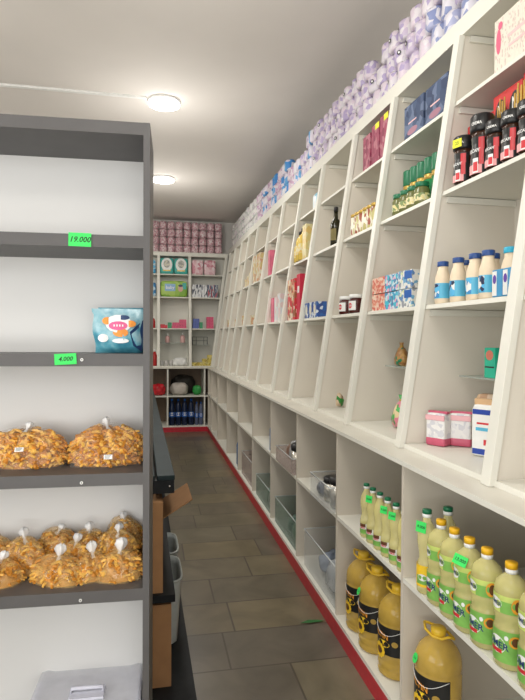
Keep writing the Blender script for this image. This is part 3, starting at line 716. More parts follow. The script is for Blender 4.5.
# ------------------------------------------------------------------ products: small kinds
def bottle_kinds():
    capb = mat('navy_cap', (.02, .07, .25), .35); capc = mat('cyan_cap', (.03, .42, .62), .35)
    cowp = patt('cow_print', [(.8, .8, .78), (.05, .25, .55), (.8, .8, .78), (.02, .03, .08), (.10, .45, .75)], 70, .4)
    prof = [(.026, 0), (.0295, .005), (.0295, .045), (.0285, .052), (.0295, .058), (.0295, .078), (.028, .090), (.022, .108), (.0185, .118), (.0185, .128)]
    for k, c in (('milk', capb), ('milkc', capc)):
        b = MB().lathe(prof, cream, 22); cp = MB().lathe([(.0205, .1285), (.0210, .130), (.0210, .144), (.019, .1455)], c, 20)
        lb = MB(); wrap_patch(lb, .0300, -math.pi, math.pi, .018, .070, labc, 28); wrap_patch(lb, .0303, -1.5, .0, .020, .068, cowp, 12)
        KINDS[k] = ('milk_drink_bottle', 'bottle', [('bottle', m_(b), []), ('cap', m_(cp), []), ('label_band', m_(lb), [])])
    # coffee jar
    brn = mat('coffee_brown', (.045, .018, .010), .15); cpink = mat('coffee_label_red', (.62, .05, .06), .35); cp2 = mat('label_rose', (.80, .36, .36), .4)
    b = MB().lathe([(.028, 0), (.034, .006), (.036, .03), (.033, .06), (.030, .085), (.033, .108), (.033, .116)], brn, 24)
    lid = MB().lathe([(.034, .1165), (.0375, .120), (.0385, .132), (.037, .158), (.033, .163)], blackp, 24)
    wrap_text(lid, 'CREMA', .011, labw, .0388, .1, .137)
    lb = MB(); 
    for z0, z1, r0, r1 in ((.008, .03, .0355, .0368), (.03, .06, .0368, .0340), (.06, .085, .0340, .0312), (.085, .104, .0312, .0335)): wrap_patch(lb, r0, -1.1, 1.1, z0, z1, labk, 14, r1)
    wrap_patch(lb, .0374, -.8, .6, .006, .030, cp2, 8, .0378); wrap_patch(lb, .0380, -.2, .30, .008, .046, labw, 6, .0380); wrap_patch(lb, .0383, -.15, .25, .012, .036, cpink, 6, .0383)
    wrap_patch(lb, .0378, .35, .75, .028, .070, cpink, 6, .0362)
    wrap_patch(lb, .0362, .30, .80, .068, .100, cpink, 6, .0352)
    wrap_text(lb, 'NESCAFE', .0125, labw, .0362, -.25, .066)
    ystk = MB(); ystk.box(-.018, .018, -.001, 0, -.014, .014, yellow_tag); flat_text(ystk, '25', .016, mat('olive_ink', (.2, .25, .02), .6), 0, -.0012, 0)
    ys = m_(ystk); ys.transform(Matrix.Translation((0, -.0388, .136)))
    KINDS['coffee'] = ('coffee_jar', 'jar', [('jar', m_(b), []), ('lid', m_(lid), []), ('label_band', m_(lb), []), ('price_sticker', ys, [])])
    # coffee sachet carton with gold stick sachets
    bx = MB().box(-.085, .085, -.045, .045, 0, .10, mat('coffee_carton_red', (.62, .03, .03), .4)); 
    vs = [(-.04, -.0462, .05)] + [(-.04+.034*math.cos(6.283*i/16), -.0462, .045+.040*math.sin(6.283*i/16)) for i in range(16)]
    bx.add(vs, [(0, 1+i, 1+(i+1) % 16) for i in range(16)], labk)
    bx.add([(v[0]+.085, v[1], v[2]) for v in vs], [(0, 1+i, 1+(i+1) % 16) for i in range(16)], labk)
    flat_text(bx, 'N', .045, labw, -.04, -.0466, .055); flat_text(bx, 'N', .045, labw, .045, -.0466, .055)
    KINDS['ncarton'] = ('coffee_carton', 'carton', [('carton', m_(bx), [])])
    stx = MB()
    for i in range(7): stx.box(-.036+i*.0105, -.028+i*.0105, -.006+.004*(i % 2), -.003+.004*(i % 2), 0, .115+.006*(i % 3), gold)
    stx.box(-.038, .038, -.008, .006, 0, .045, mat('coffee_carton_red', (.62, .03, .03)))
    KINDS['sticks'] = ('sachet_bundle', 'sachets', [('sachets', m_(stx), [])])
    # stacked small milk carton
    cp = patt('milk_carton_print', [(.78, .78, .74), (.10, .24, .50), (.66, .72, .42), (.78, .78, .76), (.16, .40, .62), (.78, .78, .74), (.30, .32, .36)], 70, .35)
    rp = patt('strawberry_carton_print', [(.72, .24, .16), (.80, .50, .38), (.82, .62, .50), (.65, .14, .10)], 75, .35)
    bp = patt('blue_carton_print', [(.04, .30, .55), (.55, .75, .80), (.05, .50, .65), (.80, .40, .55), (.10, .20, .40)], 75, .35)
    for k, mt in (('mcart', cp), ('rcart', rp), ('bcart', bp)):
        b = MB().box(-.030, .030, -.022, .022, 0, .076, mt); b.box(-.030, .030, -.0224, -.022, .056, .072, labb if k == 'mcart' else mt); b.box(-.028, .028, -.002, .002, .076, .079, labw)
        KINDS[k] = ('drink_carton', 'carton', [('carton', m_(b, 'c', .0015), [])])
    wide = MB().box(-.055, .055, -.022, .022, 0, .078, cp); wide.box(-.005, .053, -.0224, -.022, .040, .074, labb); 
    KINDS['wcart'] = ('dessert_carton', 'carton', [('carton', m_(wide, 'c', .0015), [])])
    # jam
    jam = mat('dark_jam', (.07, .012, .010), .12); jl = MB(); wrap_patch(jl, .0365, -1.0, .6, .014, .056, labw, 12); wrap_patch(jl, .0368, -.6, .1, .022, .048, labr, 8, oval=True)
    KINDS['jam'] = ('jam_jar', 'jar', [('jar', m_(MB().lathe([(.032, 0), (.036, .005), (.036, .060), (.030, .070)], jam, 22)), []), ('lid', m_(MB().lathe([(.033, .0705), (.034, .072), (.034, .086), (.032, .087)], labw, 22)), []), ('label_band', m_(jl), [])])
    # pickle jars with green lid
    gl = mat('olive_jar_glass', (.16, .17, .06), .1); jl = MB(); wrap_patch(jl, .0365, -math.pi, math.pi, .018, .050, patt('jar_label', [(.75, .65, .30), (.20, .28, .10), (.80, .72, .45)], 90, .4), 24)
    KINDS['gjar'] = ('pickle_jar', 'jar', [('jar', m_(MB().lathe([(.032, 0), (.036, .005), (.036, .068), (.029, .080)], gl, 22)), []), ('lid', m_(MB().lathe([(.031, .0805), (.032, .082), (.032, .100), (.030, .101)], capg, 22)), []), ('label_band', m_(jl), [])])
    gt = mat('green_pack', (.01, .22, .07), .3, noise=.2)
    KINDS['gtin'] = ('tea_tin', 'tin', [('tin', m_(MB().lathe([(.030, 0), (.032, .003), (.032, .085)], gt, 20).lathe([(.0325, .0852), (.0325, .100)], gold, 20)), []), ('lid', m_(MB().lathe([(.031, .1002), (.033, .103), (.033, .145), (.030, .148)], capg, 20)), [])])
    # cans / glasses with cream-gold labels
    cl = patt('cream_jar_label', [(.82, .78, .62), (.35, .10, .06), (.80, .76, .60), (.55, .50, .20), (.85, .82, .70)], 80, .35, stretch=(1, 1, .5))
    KINDS['cream'] = ('sauce_jar', 'jar', [('jar', m_(MB().lathe([(.025, 0), (.027, .004), (.027, .085)], cl, 18)), []), ('lid', m_(MB().lathe([(.0275, .0852), (.0275, .100), (.025, .101)], gold, 18)), [])])
    # wine / vinegar bottle
    wg = mat('dark_bottle_glass', (.020, .018, .006), .08)
    wl = MB(); wrap_patch(wl, .0335, -1.3, 1.3, .03, .10, mat('olive_label', (.20, .16, .05), .5), 14)
    KINDS['wine'] = ('vinegar_bottle', 'bottle', [('bottle', m_(MB().lathe([(.030, 0), (.033, .005), (.033, .125), (.028, .145), (.013, .165), (.0125, .205)], wg, 22)), []), ('cap', m_(MB().lathe([(.0135, .2052), (.0135, .232), (.012, .234)], blackp, 18)), []), ('label_band', m_(wl), [])])
    # sugar bag
    sb = patt('sugar_paper', [(.80, .79, .78), (.74, .73, .74), (.80, .79, .78), (.62, .62, .66)], 60, .5); pk = mat('sugar_pink', (.56, .10, .17), .45)
    b = MB().pillow(.080, .055, .115, sb, 12, z0=0, exps=(.25, .22)); 
    KINDS['sugar'] = ('sugar_bag', 'bag', [('bag', m_(b), []), ('base_band', m_(MB().pillow(.082, .057, .030, pk, 10, z0=0.0002, exps=(.25, .25))), []), ('folded_top', m_(MB().box(-.040, .040, -.010, .010, .113, .121, pk).box(-.040, .040, -.029, -.0275, .090, .108, mat('sugar_rose', (.80, .45, .48), .5)), 't', .002), [])])
    fb = MB().pillow(.105, .05, .185, labw, 14, z0=0, exps=(.3, .2))
    fp = MB().box(-.049, .049, -.0258, -.0250, .006, .170, labw).box(-.048, .048, -.0262, -.0252, .150, .168, mat('flour_navy', (.02, .06, .35), .4)).box(-.048, .048, -.0262, -.0252, .008, .028, mat('flour_navy', (.02, .06, .35), .4)).box(-.030, .030, -.0262, -.0252, .115, .122, labr).box(-.034, .030, -.0262, -.0252, .092, .104, labc).box(.0, .02, -.0262, -.0252, .042, .062, labr)
    KINDS['flour'] = ('flour_bag', 'bag', [('bag', m_(fb), []), ('printed_front', m_(fp), []), ('folded_top', m_(MB().box(-.05, .05, -.012, .012, .183, .205, mat('kraft_peach', (.62, .40, .22), .6)), 'c', .003), [])])
bottle_kinds()
def box_kind(key, name, cat, w_, d, h, mt, extra=None, bev=.002, soft=False):
    b = MB()
    if soft: b.pillow(w_, d, h, mt, 10, exps=(.28, .28))
    else: b.box(-w_/2, w_/2, -d/2, d/2, 0, h, mt)
    parts = [('body', b.mesh('b', 0 if soft else bev), [])]
    if extra:
        e = MB(); extra(e); parts.append(('printed_label', m_(e), []))
    KINDS[key] = (name, cat, parts)
def oval(e, x, z, rx, rz, y, mt, n=18):
    e.add([(x, y, z)] + [(x+rx*math.cos(6.283*i/n), y, z+rz*math.sin(6.283*i/n)) for i in range(n)], [(0, 1+i, 1+(i+1) % n) for i in range(n)], mt)

# bay A (near) --------------------------------------------------------
mk = [(1.885, 'milk'), (1.800, 'milk'), (1.745, 'milk'), (1.690, 'milk'), (1.630, 'milk'), (1.570, 'milk'), (1.512, 'milkc'), (1.470-.0, 'milkc')]
mk = [(1.09, 1.955, 'milk'), (1.09, 1.846, 'milk'), (1.155, 1.905, 'milk'), (1.09, 1.740, 'milk'), (1.09, 1.664, 'milk'), (1.150, 1.725, 'milk'), (1.12, 1.590, 'milkc'), (1.12, 1.525, 'milkc')]
lbs = ['cream milk drink bottle with navy cap standing alone at left end of row', 'cream milk drink bottle second from left with navy cap', 'cream milk drink bottle third from left with navy cap', 'cream milk drink bottle fourth from left with navy cap', 'cream milk drink bottle fifth from left with navy cap', 'cream milk drink bottle sixth from left with navy cap', 'cream milk drink bottle with turquoise cap behind blue carton', 'cream milk drink bottle with turquoise cap touching the white post']
for (x, y, k), lb in zip(mk, lbs):
    put(k, (x, y, SL(0, y)+.001), RZ+rad(35), lb, 'cream milk drink bottles', (1, 1, 1.10))
box_kind('bluecart', 'milk_carton', 'carton', .050, .040, .085, mat('carton_blue', (.06, .30, .55), .35), lambda e: (e.box(-.024, -.002, -.0208, -.0201, .004, .08, labw), oval(e, -.012, .055, .009, .014, -.0212, mat('print_violet', (.12, .05, .35), .4))))
put('bluecart', (1.077, 1.566, SL(0, 1.56)+.001), RZ, 'blue and white carton in front of turquoise-cap bottle', 'blue milk cartons')
put('bluecart', (1.077, 1.512, SL(0, 1.51)+.001), RZ, 'blue carton next to the white post in front of bottles', 'blue milk cartons')
jr = [(1.150, 1.915, 1.08, 1), (1.158, 1.812, 1.34, 0), (1.150, 1.715, 1.0, 0), (1.150, 1.628, 1.0, 0), (1.150, 1.545, 1.0, 0)]
jl = ['black-lid coffee jar with yellow price sticker beside left post', 'tallest black-lid coffee jar, second from left', 'black-lid coffee jar in the middle of the row', 'black-lid coffee jar fourth from left under the cartons', 'black-lid coffee jar at right, cut by the picture edge']
for (x, y, s, st), lb in zip(jr, jl):
    put('coffee', (x, y, SL(1, y)+.001), RZ+rad(22), lb, 'black-lid coffee jars', (min(s, 1.12), min(s, 1.12), s), skip=() if st else ('price_sticker',))
for i, (y, f) in enumerate(((1.93, 1.25), (1.763, 1.48), (1.596, 1.55))):
    for k in range(2):
        put('ncarton', (1.262, y, SL(1, y)+.003+k*.1015*f), RZ, 'red and gold coffee carton, %s stack behind the jars, %s' % (['left', 'middle', 'right'][i], ['lower', 'upper'][k]), 'coffee cartons', (.95, .9, f))
put('sticks', (1.204, 1.665, SL(1, 1.65)+.001), RZ, 'bundle of upright gold coffee sachets behind middle jar', 'gold sachet bundles', (.8, 1, 2.2))
put('sticks', (1.204, 1.765, SL(1, 1.735)+.001), RZ, 'bundle of upright gold coffee sachets beside tallest jar', 'gold sachet bundles', (.6, 1, 2.1))
flo = patt('floral_print', [(.72, .68, .58), (.74, .70, .60), (.72, .68, .58), (.70, .66, .57), (.72, .68, .58), (.60, .48, .42)], 110, .5)
box_kind('flobox', 'diaper_box', 'box', .46, .20, .17, flo, lambda e: (oval(e, -.19, .10, .022, .038, -.1008, mat('print_rose', (.70, .12, .22), .5)), oval(e, -.175, .145, .02, .012, -.1008, mat('print_rose', (.70, .12, .22), .5)), e.box(-.11, .14, -.1008, -.1002, .09, .10, mat('print_blush', (.80, .50, .50), .5)), e.box(-.10, .12, -.1008, -.1002, .06, .068, mat('print_blush', (.80, .50, .50), .5))))
put('flobox', (1.29, 1.66, SL(2, 1.63)+.003), RZ, 'big white floral pack with rose emblem on topmost shelf at right edge', scale=(.62, .95, 1.15))
put('sugar', (1.085, 1.965, ZB0+.001), RZ+rad(30), 'white and pink sugar bag left of its twin', 'sugar bags', (1, 1, 1.08))
put('sugar', (1.165, 1.940, ZB0+.001), RZ+rad(48), 'white and pink sugar bag right of its twin', 'sugar bags', (1, 1, 1.08))
put('flour', (1.145, 1.742, ZB0+.001), RZ+rad(30), 'tall white flour bag with navy print beside near post', scale=(.85, 1, .97))
box_kind('kraft', 'grain_bag', 'bag', .10, .05, .20, patt('kraft_print', [(.60, .42, .26), (.66, .50, .36), (.70, .62, .55), (.50, .30, .18)], 35, .5), soft=True)
put('kraft', (1.265, 1.905, ZB0+.001), RZ+rad(35), 'peach brown grain bag behind tall white flour bag')
tag(obj('glass_shelf', MB().box(1.20, XB-.01, 1.46, 2.018, 1.262, 1.268, glassm)), 'short glass ledge inside near bay above sugar bags', 'shelf')
teal = mat('tea_green', (.02, .50, .32), .4)
box_kind('tea', 'tea_box', 'box', .07, .05, .12, teal, lambda e: (oval(e, 0, .09, .025, .02, -.0258, mat('tea_red', (.70, .22, .15), .4)), e.box(-.03, .03, -.0258, -.0252, .04, .046, labk)))
put('tea', (1.235, 1.835, 1.2685), RZ, 'small green tea box on glass ledge beside near post', scale=.92)
# bay B ---------------------------------------------------------------
def stackc(kind, x, y, n, lbl, group, s=1.0, hh=.079, rz=RZ+rad(6)):
    for k in range(n):
        put(kind, (x, y, SL(0, y)+.001+k*(hh+.0015)*s), rz, lbl + (' upper' if k else ' lower') + ' one of its stack', group, s)
stackc('rcart', 1.09, 2.556, 2, 'salmon pink drink carton at left end of row,', 'salmon drink cartons')
stackc('rcart', 1.09, 2.478, 2, 'salmon pink drink carton beside blue ones,', 'salmon drink cartons')
stackc('bcart', 1.09, 2.406, 2, 'blue drink carton next to salmon ones,', 'blue drink cartons')
stackc('bcart', 1.09, 2.336, 2, 'blue drink carton beside cow print cartons,', 'blue drink cartons')
stackc('wcart', 1.09, 2.235, 2, 'cow print dessert carton against white post,', 'cow print cartons')
for i, y in enumerate((2.49, 2.415, 2.34, 2.265)):
    put('gjar', (1.160, y, SL(1, y)+.001), RZ, 'green-lid pickle jar %s in front of green tins' % ['at left end', 'second from left', 'third from left', 'at right'][i], 'green-lid pickle jars', (.95, .95, 1.0))
for i, y in enumerate((2.535, 2.465, 2.395, 2.325, 2.255, 2.185, 2.115)):
    put('gtin', (1.235, y, SL(1, y)+.001), RZ, 'dark green tin with gold band, %s in the row of seven' % ['first', 'second', 'third', 'fourth', 'fifth', 'sixth', 'last'][i] , 'green gold-band tins', (1, 1, 1.55))
bxb = patt('navy_box_print', [(.035, .06, .13), (.05, .08, .16), (.03, .05, .11), (.12, .16, .26)], 25, .65)
box_kind('navybox', 'gift_box', 'box', .19, .10, .16, bxb, lambda e: (e.box(-.05, .03, -.0508, -.0502, .07, .076, mat('print_blush', (.8, .5, .5), .5)), oval(e, -.01, .03, .05, .016, -.0508, mat('print_mauve', (.35, .16, .22), .5))))
put('navybox', (1.24, 2.415, SL(2, 2.41)+.003), RZ, 'dark navy gift box on top shelf, left of two', 'navy gift boxes')
put('navybox', (1.24, 2.205, SL(2, 2.20)+.003), RZ, 'dark navy gift box on top shelf beside white post', 'navy gift boxes')
tag(obj('glass_shelf', MB().box(1.15, XB-.01, 2.048, 2.618, 1.276, 1.282, glassm)), 'short glass ledge inside second bay beside white post', 'shelf')
def sweets(loc, s, cols, label, hat):
    t = thing('sweet_pouch', label, 'sweet bag', loc, RZ)
    pm = patt('pouch_'+hat, cols, 60, .3)
    mb = MB(); vs = []; fs = []; n = 16
    prof = [(.020, 0), (.034, .008), (.038, .03), (.030, .055), (.018, .072), (.006, .082), (.012, .098)]
    for j, (r, z) in enumerate(prof):
        for i in range(n):
            a = 6.283*i/n; k = 1+.08*math.sin(5*a+j); vs.append((r*k*math.cos(a)*1.05, r*k*.75*math.sin(a), z))
    fs = [(j*n+i, j*n+(i+1) % n, (j+1)*n+(i+1) % n, (j+1)*n+i) for j in range(len(prof)-1) for i in range(n)] + [tuple(range(n))[::-1], tuple(range(6*n, 7*n))]
    mb.add(vs, fs, pm, True); obj('pouch_body', mb, t); obj('tie', MB().lathe([(.0085, .080), (.0085, .085)], gold, 12), t); t.scale = (s, s, s)
leafg = (.03, .26, .04); 
sweets((1.185, 2.505, 1.2825), 1.15, [(.45, .24, .07), (.02, .20, .10), (.55, .32, .10), (.35, .16, .05)], 'brown and green tied sweet pouch on glass ledge', 'brown')
sweets((1.13, 2.38, ZB0+.001), 1.55, [leafg, (.75, .60, .35), (.70, .22, .30), (.05, .40, .08)], 'green and pink tied sweet pouch on counter board beside post', 'pink')
sweets((1.11, 3.22, ZB0+.001), 1.45, [leafg, (.30, .18, .10), (.06, .35, .03), (.65, .50, .35)], 'green tied sweet pouch in third bay from the near end', 'olive')
sweets((1.15, 4.60, ZB0+.001), 1.2, [(.04, .06, .03), (.45, .55, .05), (.03, .04, .03)], 'small dark green pouch beside fifth post', 'dark')
sweets((1.15, 5.40, ZB0+.001), 1.0, [(.20, .03, .03), (.04, .03, .03)], 'tiny dark red pouch beside sixth post', 'darkred')
# bay C
put('jam', (1.098, 3.04, SL(0, 3.04)+.001), RZ+rad(28), 'dark jam jar with white lid, left of two', 'jam jars', 1.18)
put('jam', (1.098, 2.88, SL(0, 2.88)+.001), RZ+rad(28), 'dark jam jar with white lid, right of two', 'jam jars', 1.18)
for i, y in enumerate((3.06, 3.00, 2.94, 2.88, 2.82, 2.76)):
    put('cream', (1.155, y, SL(1, y)+.001), RZ, 'slim cream-labelled sauce jar, %s from the left' % ['first', 'second', 'third', 'fourth', 'fifth', 'sixth'][i], 'cream sauce jars', (1, 1, 1.22))
bur = patt('burgundy_print', [(.26, .025, .07), (.33, .05, .10), (.22, .02, .06), (.42, .14, .18)], 40, .6)
box_kind('burg', 'wafer_box', 'box', .105, .06, .20, bur)
KINDS['burg'][2].append(('price_sticker', m_(MB().box(.0, .052, -.0312, -.0302, .170, .198, yellow_tag)), []))
put('burg', (1.225, 3.00, SL(2, 3.00)+.002), RZ, 'burgundy upright box farthest left on top shelf', 'burgundy boxes', skip=('price_sticker',))
put('burg', (1.225, 2.875, SL(2, 2.875)+.002), RZ, 'burgundy upright box in the middle with yellow tag', 'burgundy boxes', (1, 1, 1.1))
put('burg', (1.225, 2.76, SL(2, 2.76)+.002), RZ, 'burgundy upright box next to white post with yellow tag', 'burgundy boxes', (1, 1, 1.15))
# bay D
bcan = patt('blue_can_print', [(.03, .08, .30), (.70, .75, .80), (.03, .12, .40), (.03, .08, .30)], 50, .3)
box_kind('bluetin', 'cocoa_pack', 'carton', .085, .07, .105, bcan, lambda e: oval(e, 0, .055, .026, .034, -.0358, mat('print_cream', (.75, .72, .6), .5)))
for i, y in enumerate((3.76, 3.66, 3.56)): put('bluetin', (1.10, y, SL(0, y)+.001), RZ, 'blue carton with pale oval, %s of three' % ['left', 'middle', 'right'][i], 'blue oval cartons')
put('wine', (1.160, 3.42, SL(1, 3.42)+.001), RZ, 'dark glass vinegar bottle standing alone beside post', scale=1.05)
# bay E
facep = patt('red_face_print', [(.62, .03, .05), (.75, .45, .25), (.60, .04, .05), (.82, .70, .55), (.35, .12, .05)], 30, .35)
for j in range(3):
    for i, y in enumerate((4.29, 4.175)):
        box_kind('facebox', 'snack_box', 'box', .105, .06, .105, facep) if 'facebox' not in KINDS else None
        put('facebox', (1.105, y, SL(0, y)+.001+j*.106), RZ, 'red and brown snack box, %s column, %s of its stack' % (['left', 'right'][i], ['bottom', 'middle', 'top'][j]), 'red brown snack boxes')
box_kind('redbox', 'tall_carton', 'carton', .09, .06, .34, mat('carton_red', (.62, .03, .07), .35), lambda e: e.box(-.02, .03, -.0308, -.0302, .20, .25, labw))
put('redbox', (1.115, 4.06, SL(0, 4.06)+.001), RZ, 'tall red carton beside red brown snack boxes')
yo = mat('amber_oil', (.70, .50, .10), .15, noise=.1); yl = MB(); wrap_patch(yl, .0385, -1.3, 1.3, .05, .12, patt('yellow_print', [(.74, .60, .20), (.74, .68, .45), (.70, .45, .10)], 60, .4), 14)
KINDS['amber'] = ('oil_bottle', 'oil bottle', [('bottle', m_(MB().lathe([(.034, 0), (.038, .006), (.038, .15), (.030, .175), (.013, .195), (.013, .205)], yo, 20)), []), ('cap', m_(MB().lathe([(.015, .2055), (.015, .23), (.013, .232)], blackp, 16)), []), ('label_band', m_(yl), [])])
for i, (x, y, f) in enumerate(((1.145, 4.31, .72), (1.150, 4.235, 1.0), (1.150, 4.155, 1.05))):
    put('amber', (x, y, SL(1, y)+.001), RZ+rad(30), 'amber oil bottle with black cap on second shelf, %s' % ['small one at left', 'middle of three', 'right of three'][i], 'amber oil bottles', f)
box_kind('ypack', 'pasta_pack', 'pack', .10, .06, .25, patt('pale_yellow_print', [(.70, .58, .22), (.72, .64, .34), (.70, .50, .16)], 25, .4))
put('ypack', (1.155, 4.045, SL(1, 4.04)+.001), RZ, 'tall yellow pasta pack beside the amber oil bottles')
box_kind('bwpack', 'napkin_pack', 'pack', .16, .10, .12, patt('ice_print', [(.70, .80, .85), (.15, .45, .60), (.80, .85, .88)], 20, .3), soft=True)
put('bwpack', (1.25, 4.02, SL(2, 4.02)+.003), RZ, 'pale blue wrapped napkin pack on top shelf')
# bay F.. farther
wpk = patt('pale_pack_print', [(.75, .74, .70), (.78, .60, .60), (.72, .74, .76)], 25, .4)
box_kind('wpack', 'cereal_box', 'box', .10, .06, .22, wpk)
box_kind('ppack', 'cereal_box', 'box', .10, .06, .22, mat('rose_pack', (.70, .16, .25), .4, noise=.2))
put('ppack', (1.115, 4.97, SL(0, 4.97)+.001), RZ, 'rose pink box standing left of two pale boxes')
put('wpack', (1.115, 4.83, SL(0, 4.83)+.001), RZ, 'pale printed box right of the rose pink box', 'pale boxes')
put('wpack', (1.115, 4.70, SL(0, 4.70)+.001), RZ, 'pale printed box second from the rose pink box', 'pale boxes', (1, 1, 1.1))
put('ppack', (1.175, 5.40, SL(1, 5.4)+.001), RZ, 'rose pink tall box on second shelf beside far post', scale=(.8, 1, 1.15))
orp = patt('orange_pack_print', [(.70, .62, .42), (.62, .34, .20), (.72, .67, .54), (.66, .50, .22)], 30, .4)
box_kind('opack', 'biscuit_box', 'box', .11, .06, .30, orp); box_kind('osmall', 'biscuit_pack', 'pack', .09, .06, .09, orp)
for i, y in enumerate((6.22, 6.06, 5.90)): put('opack', (1.175, y, SL(1, y)+.001), RZ, 'cream and orange biscuit box, %s of three far down' % ['left', 'middle', 'right'][i], 'cream biscuit boxes')
for i, y in enumerate((6.75, 6.60, 6.45)): put('osmall', (1.17, y, SL(1, y)+.001), RZ, 'small yellow biscuit pack, %s of three on second shelf far down' % ['left', 'middle', 'right'][i], 'small biscuit packs', (1, 1, 1+.3*i))
for i, y in enumerate((8.3, 7.9, 7.6, 7.2, 7.0, 6.6, 6.45, 6.0)): put('osmall', (1.11, y, SL(0, y)+.001), RZ, 'small yellow biscuit pack, %s from the back corner on third shelf' % ['first', 'second', 'third', 'fourth', 'fifth', 'sixth', 'seventh', 'eighth'][i], 'small biscuit packs', (1, 1, 1+.15*(i % 3)))

# ------------------------------------------------------------------ lower cubbies farther away
def bin_(loc, w_, d, h, label, tint=None, zcut=0):
    m = tint or clear
    t = thing('clear_bin', label, 'bin', loc, RZ)
    mb = MB(); th = .003
    mb.box(-w_/2, w_/2, -d/2, d/2, 0, th, m).box(-w_/2, w_/2, -d/2, -d/2+th, th, h, m).box(-w_/2, w_/2, d/2-th, d/2, th, h, m).box(-w_/2, -w_/2+th, -d/2+th, d/2-th, th, h, m).box(w_/2-th, w_/2, -d/2+th, d/2-th, th, h, m)
    obj('tray', mb, t)
    r = MB(); r.tube([(-w_/2, -d/2, h), (w_/2, -d/2, h), (w_/2, d/2, h), (-w_/2, d/2, h)], .004, mat('clear_rim', (.75, .78, .78), .15, alpha=.6), 6, True); obj('rim', r, t)
greent = mat('green_clear_plastic', (.30, .42, .36), .15, alpha=.35)
pinkt = mat('pinkish_clear_plastic', (.62, .52, .48), .15, alpha=.4)
tot = mat('dark_bottle_plastic', (.03, .05, .08), .2)
film2 = mat('crumpled_film', (.70, .74, .76), .15, alpha=.45, bump=.6, nscale=14)
def crumple(loc, w_, d, h, mt, label, name='plastic_bag', seed=1, cat='bag'):
    mb = MB().pillow(w_, d, h, mt, 14, lump=.10, seed=seed, exps=(.8, .7)); o = obj(name, mb); o.location = loc; return tag(o, label, cat)
# bay 2.526-3.268
bin_((1.02, 2.735, .5715), .34, .34, .12, 'shallow clear bin holding steel tin on middle shelf left of oil jugs')
steel = mat('steel', (.6, .58, .52), .25, metal=.9)
KINDS['tin'] = ('steel_tin', 'tin', [('tin', m_(MB().lathe([(.038, 0), (.042, .004), (.042, .085)], steel, 24)), []), ('lid', m_(MB().lathe([(.043, .0855), (.044, .088), (.044, .108), (.038, .112)], blackp, 24)), [])])
put('tin', (.935, 2.64, .5755), 0, 'round steel tin with black lid in clear bin', scale=1.35)
put('tin', (.93, 2.76, .5755), 0, 'smaller round tin beside the steel tin', scale=1.1)
crumple((.93, 2.86, .5755), .10, .10, .07, mat('dark_pack', (.05, .06, .09), .3), 'dark foil packet at left end of shallow bin', 'foil_packet', 4, 'packet')
gp = patt('garden_print', [(.35, .42, .30), (.65, .35, .28), (.60, .62, .52), (.25, .35, .20)], 35, .35)
crumple((1.11, 2.72, .5755), .10, .16, .24, gp, 'green and pink printed packet standing at back of bin', 'printed_packet', 6, 'packet')
bin_((1.075, 2.86, .0935), .56, .38, .21, 'large clear bin on bottom board left of oil jugs')
crumple((1.0, 2.735, .098), .20, .20, .17, film2, 'crumpled clear film bag inside large bin, nearer the oil jugs', seed=3)
crumple((1.02, 2.98, .098), .17, .18, .11, mat('pale_blue_film', (.35, .42, .55), .2, alpha=.7), 'pale blue plastic bag inside large bin', seed=5)
# bay 3.268-4.015
bin_((1.03, 3.56, .5715), .46, .34, .10, 'clear bin full of jars and bags in fourth cubby', pinkt)
put('tin', (.94, 3.40, .5755), 0, 'silver jar with black lid standing in fourth cubby bin', scale=1.6)
crumple((.985, 3.555, .5755), .16, .15, .17, film2, 'crumpled clear bag beside black-lid jar', seed=8)
crumple((.98, 3.70, .5755), .11, .12, .12, mat('brown_bag', (.22, .13, .09), .4), 'brown paper bag at far end of fourth cubby bin', seed=9)
bin_((1.06, 3.64, .0935), .60, .34, .18, 'greenish clear bin on bottom board of fourth cubby', greent)
def ball(loc, r, cols, label, key):
    mb = MB().lathe([(r*math.sin(math.pi*i/10), r-r*math.cos(math.pi*i/10)) for i in range(11)], patt('ball_'+key, cols, 12, .3), 20, caps=False); o = obj('toy_ball', mb); o.location = loc; tag(o, label, 'ball')
ball((.975, 3.45, .0975), .08, [(.65, .68, .62), (.08, .22, .12), (.70, .72, .66)], 'white and green ball in greenish bin', 'a')
crumple((1.0, 3.62, .098), .17, .17, .13, mat('dark_green_bag', (.03, .10, .07), .3), 'dark green bag beside ball in greenish bin', seed=12)
# bay 4.015-4.77
bb = mat('blue_bottle', (.03, .16, .42), .2)
KINDS['bbot'] = ('cleaner_bottle', 'bottle', [('bottle', m_(MB().lathe([(.035, 0), (.04, .006), (.04, .13), (.03, .16), (.014, .18)], bb, 18)), []), ('cap', m_(MB().lathe([(.016, .1805), (.016, .21)], labw, 14)), [])])
put('bbot', (.935, 4.11, .5715), 0, 'blue cleaner bottle with white cap nearer the divider', 'blue cleaner bottles', 1.25)
put('bbot', (.96, 4.24, .5715), 0, 'blue cleaner bottle with white cap behind its twin', 'blue cleaner bottles', 1.1)
bin_((1.06, 4.39, .0935), .58, .34, .17, 'dark clear bin holding silver and green things in fifth cubby', greent)
ball((.975, 4.20, .0975), .08, [(.7, .7, .7), (.10, .12, .11), (.60, .62, .62)], 'silver ball in dark clear bin', 'b')
crumple((1.0, 4.34, .098), .16, .16, .13, mat('dark_green_bag', (.03, .10, .07), .3), 'dark green bag beside silver ball', seed=14)
# bay 4.77-5.58
crumple((1.0, 4.93, .5715), .14, .14, .30, mat('dull_film', (.45, .48, .46), .2, alpha=.5), 'upright clear film bag in sixth cubby', seed=15)
bin_((1.06, 5.17, .0935), .55, .34, .22, 'pinkish clear bin in sixth cubby', pinkt)
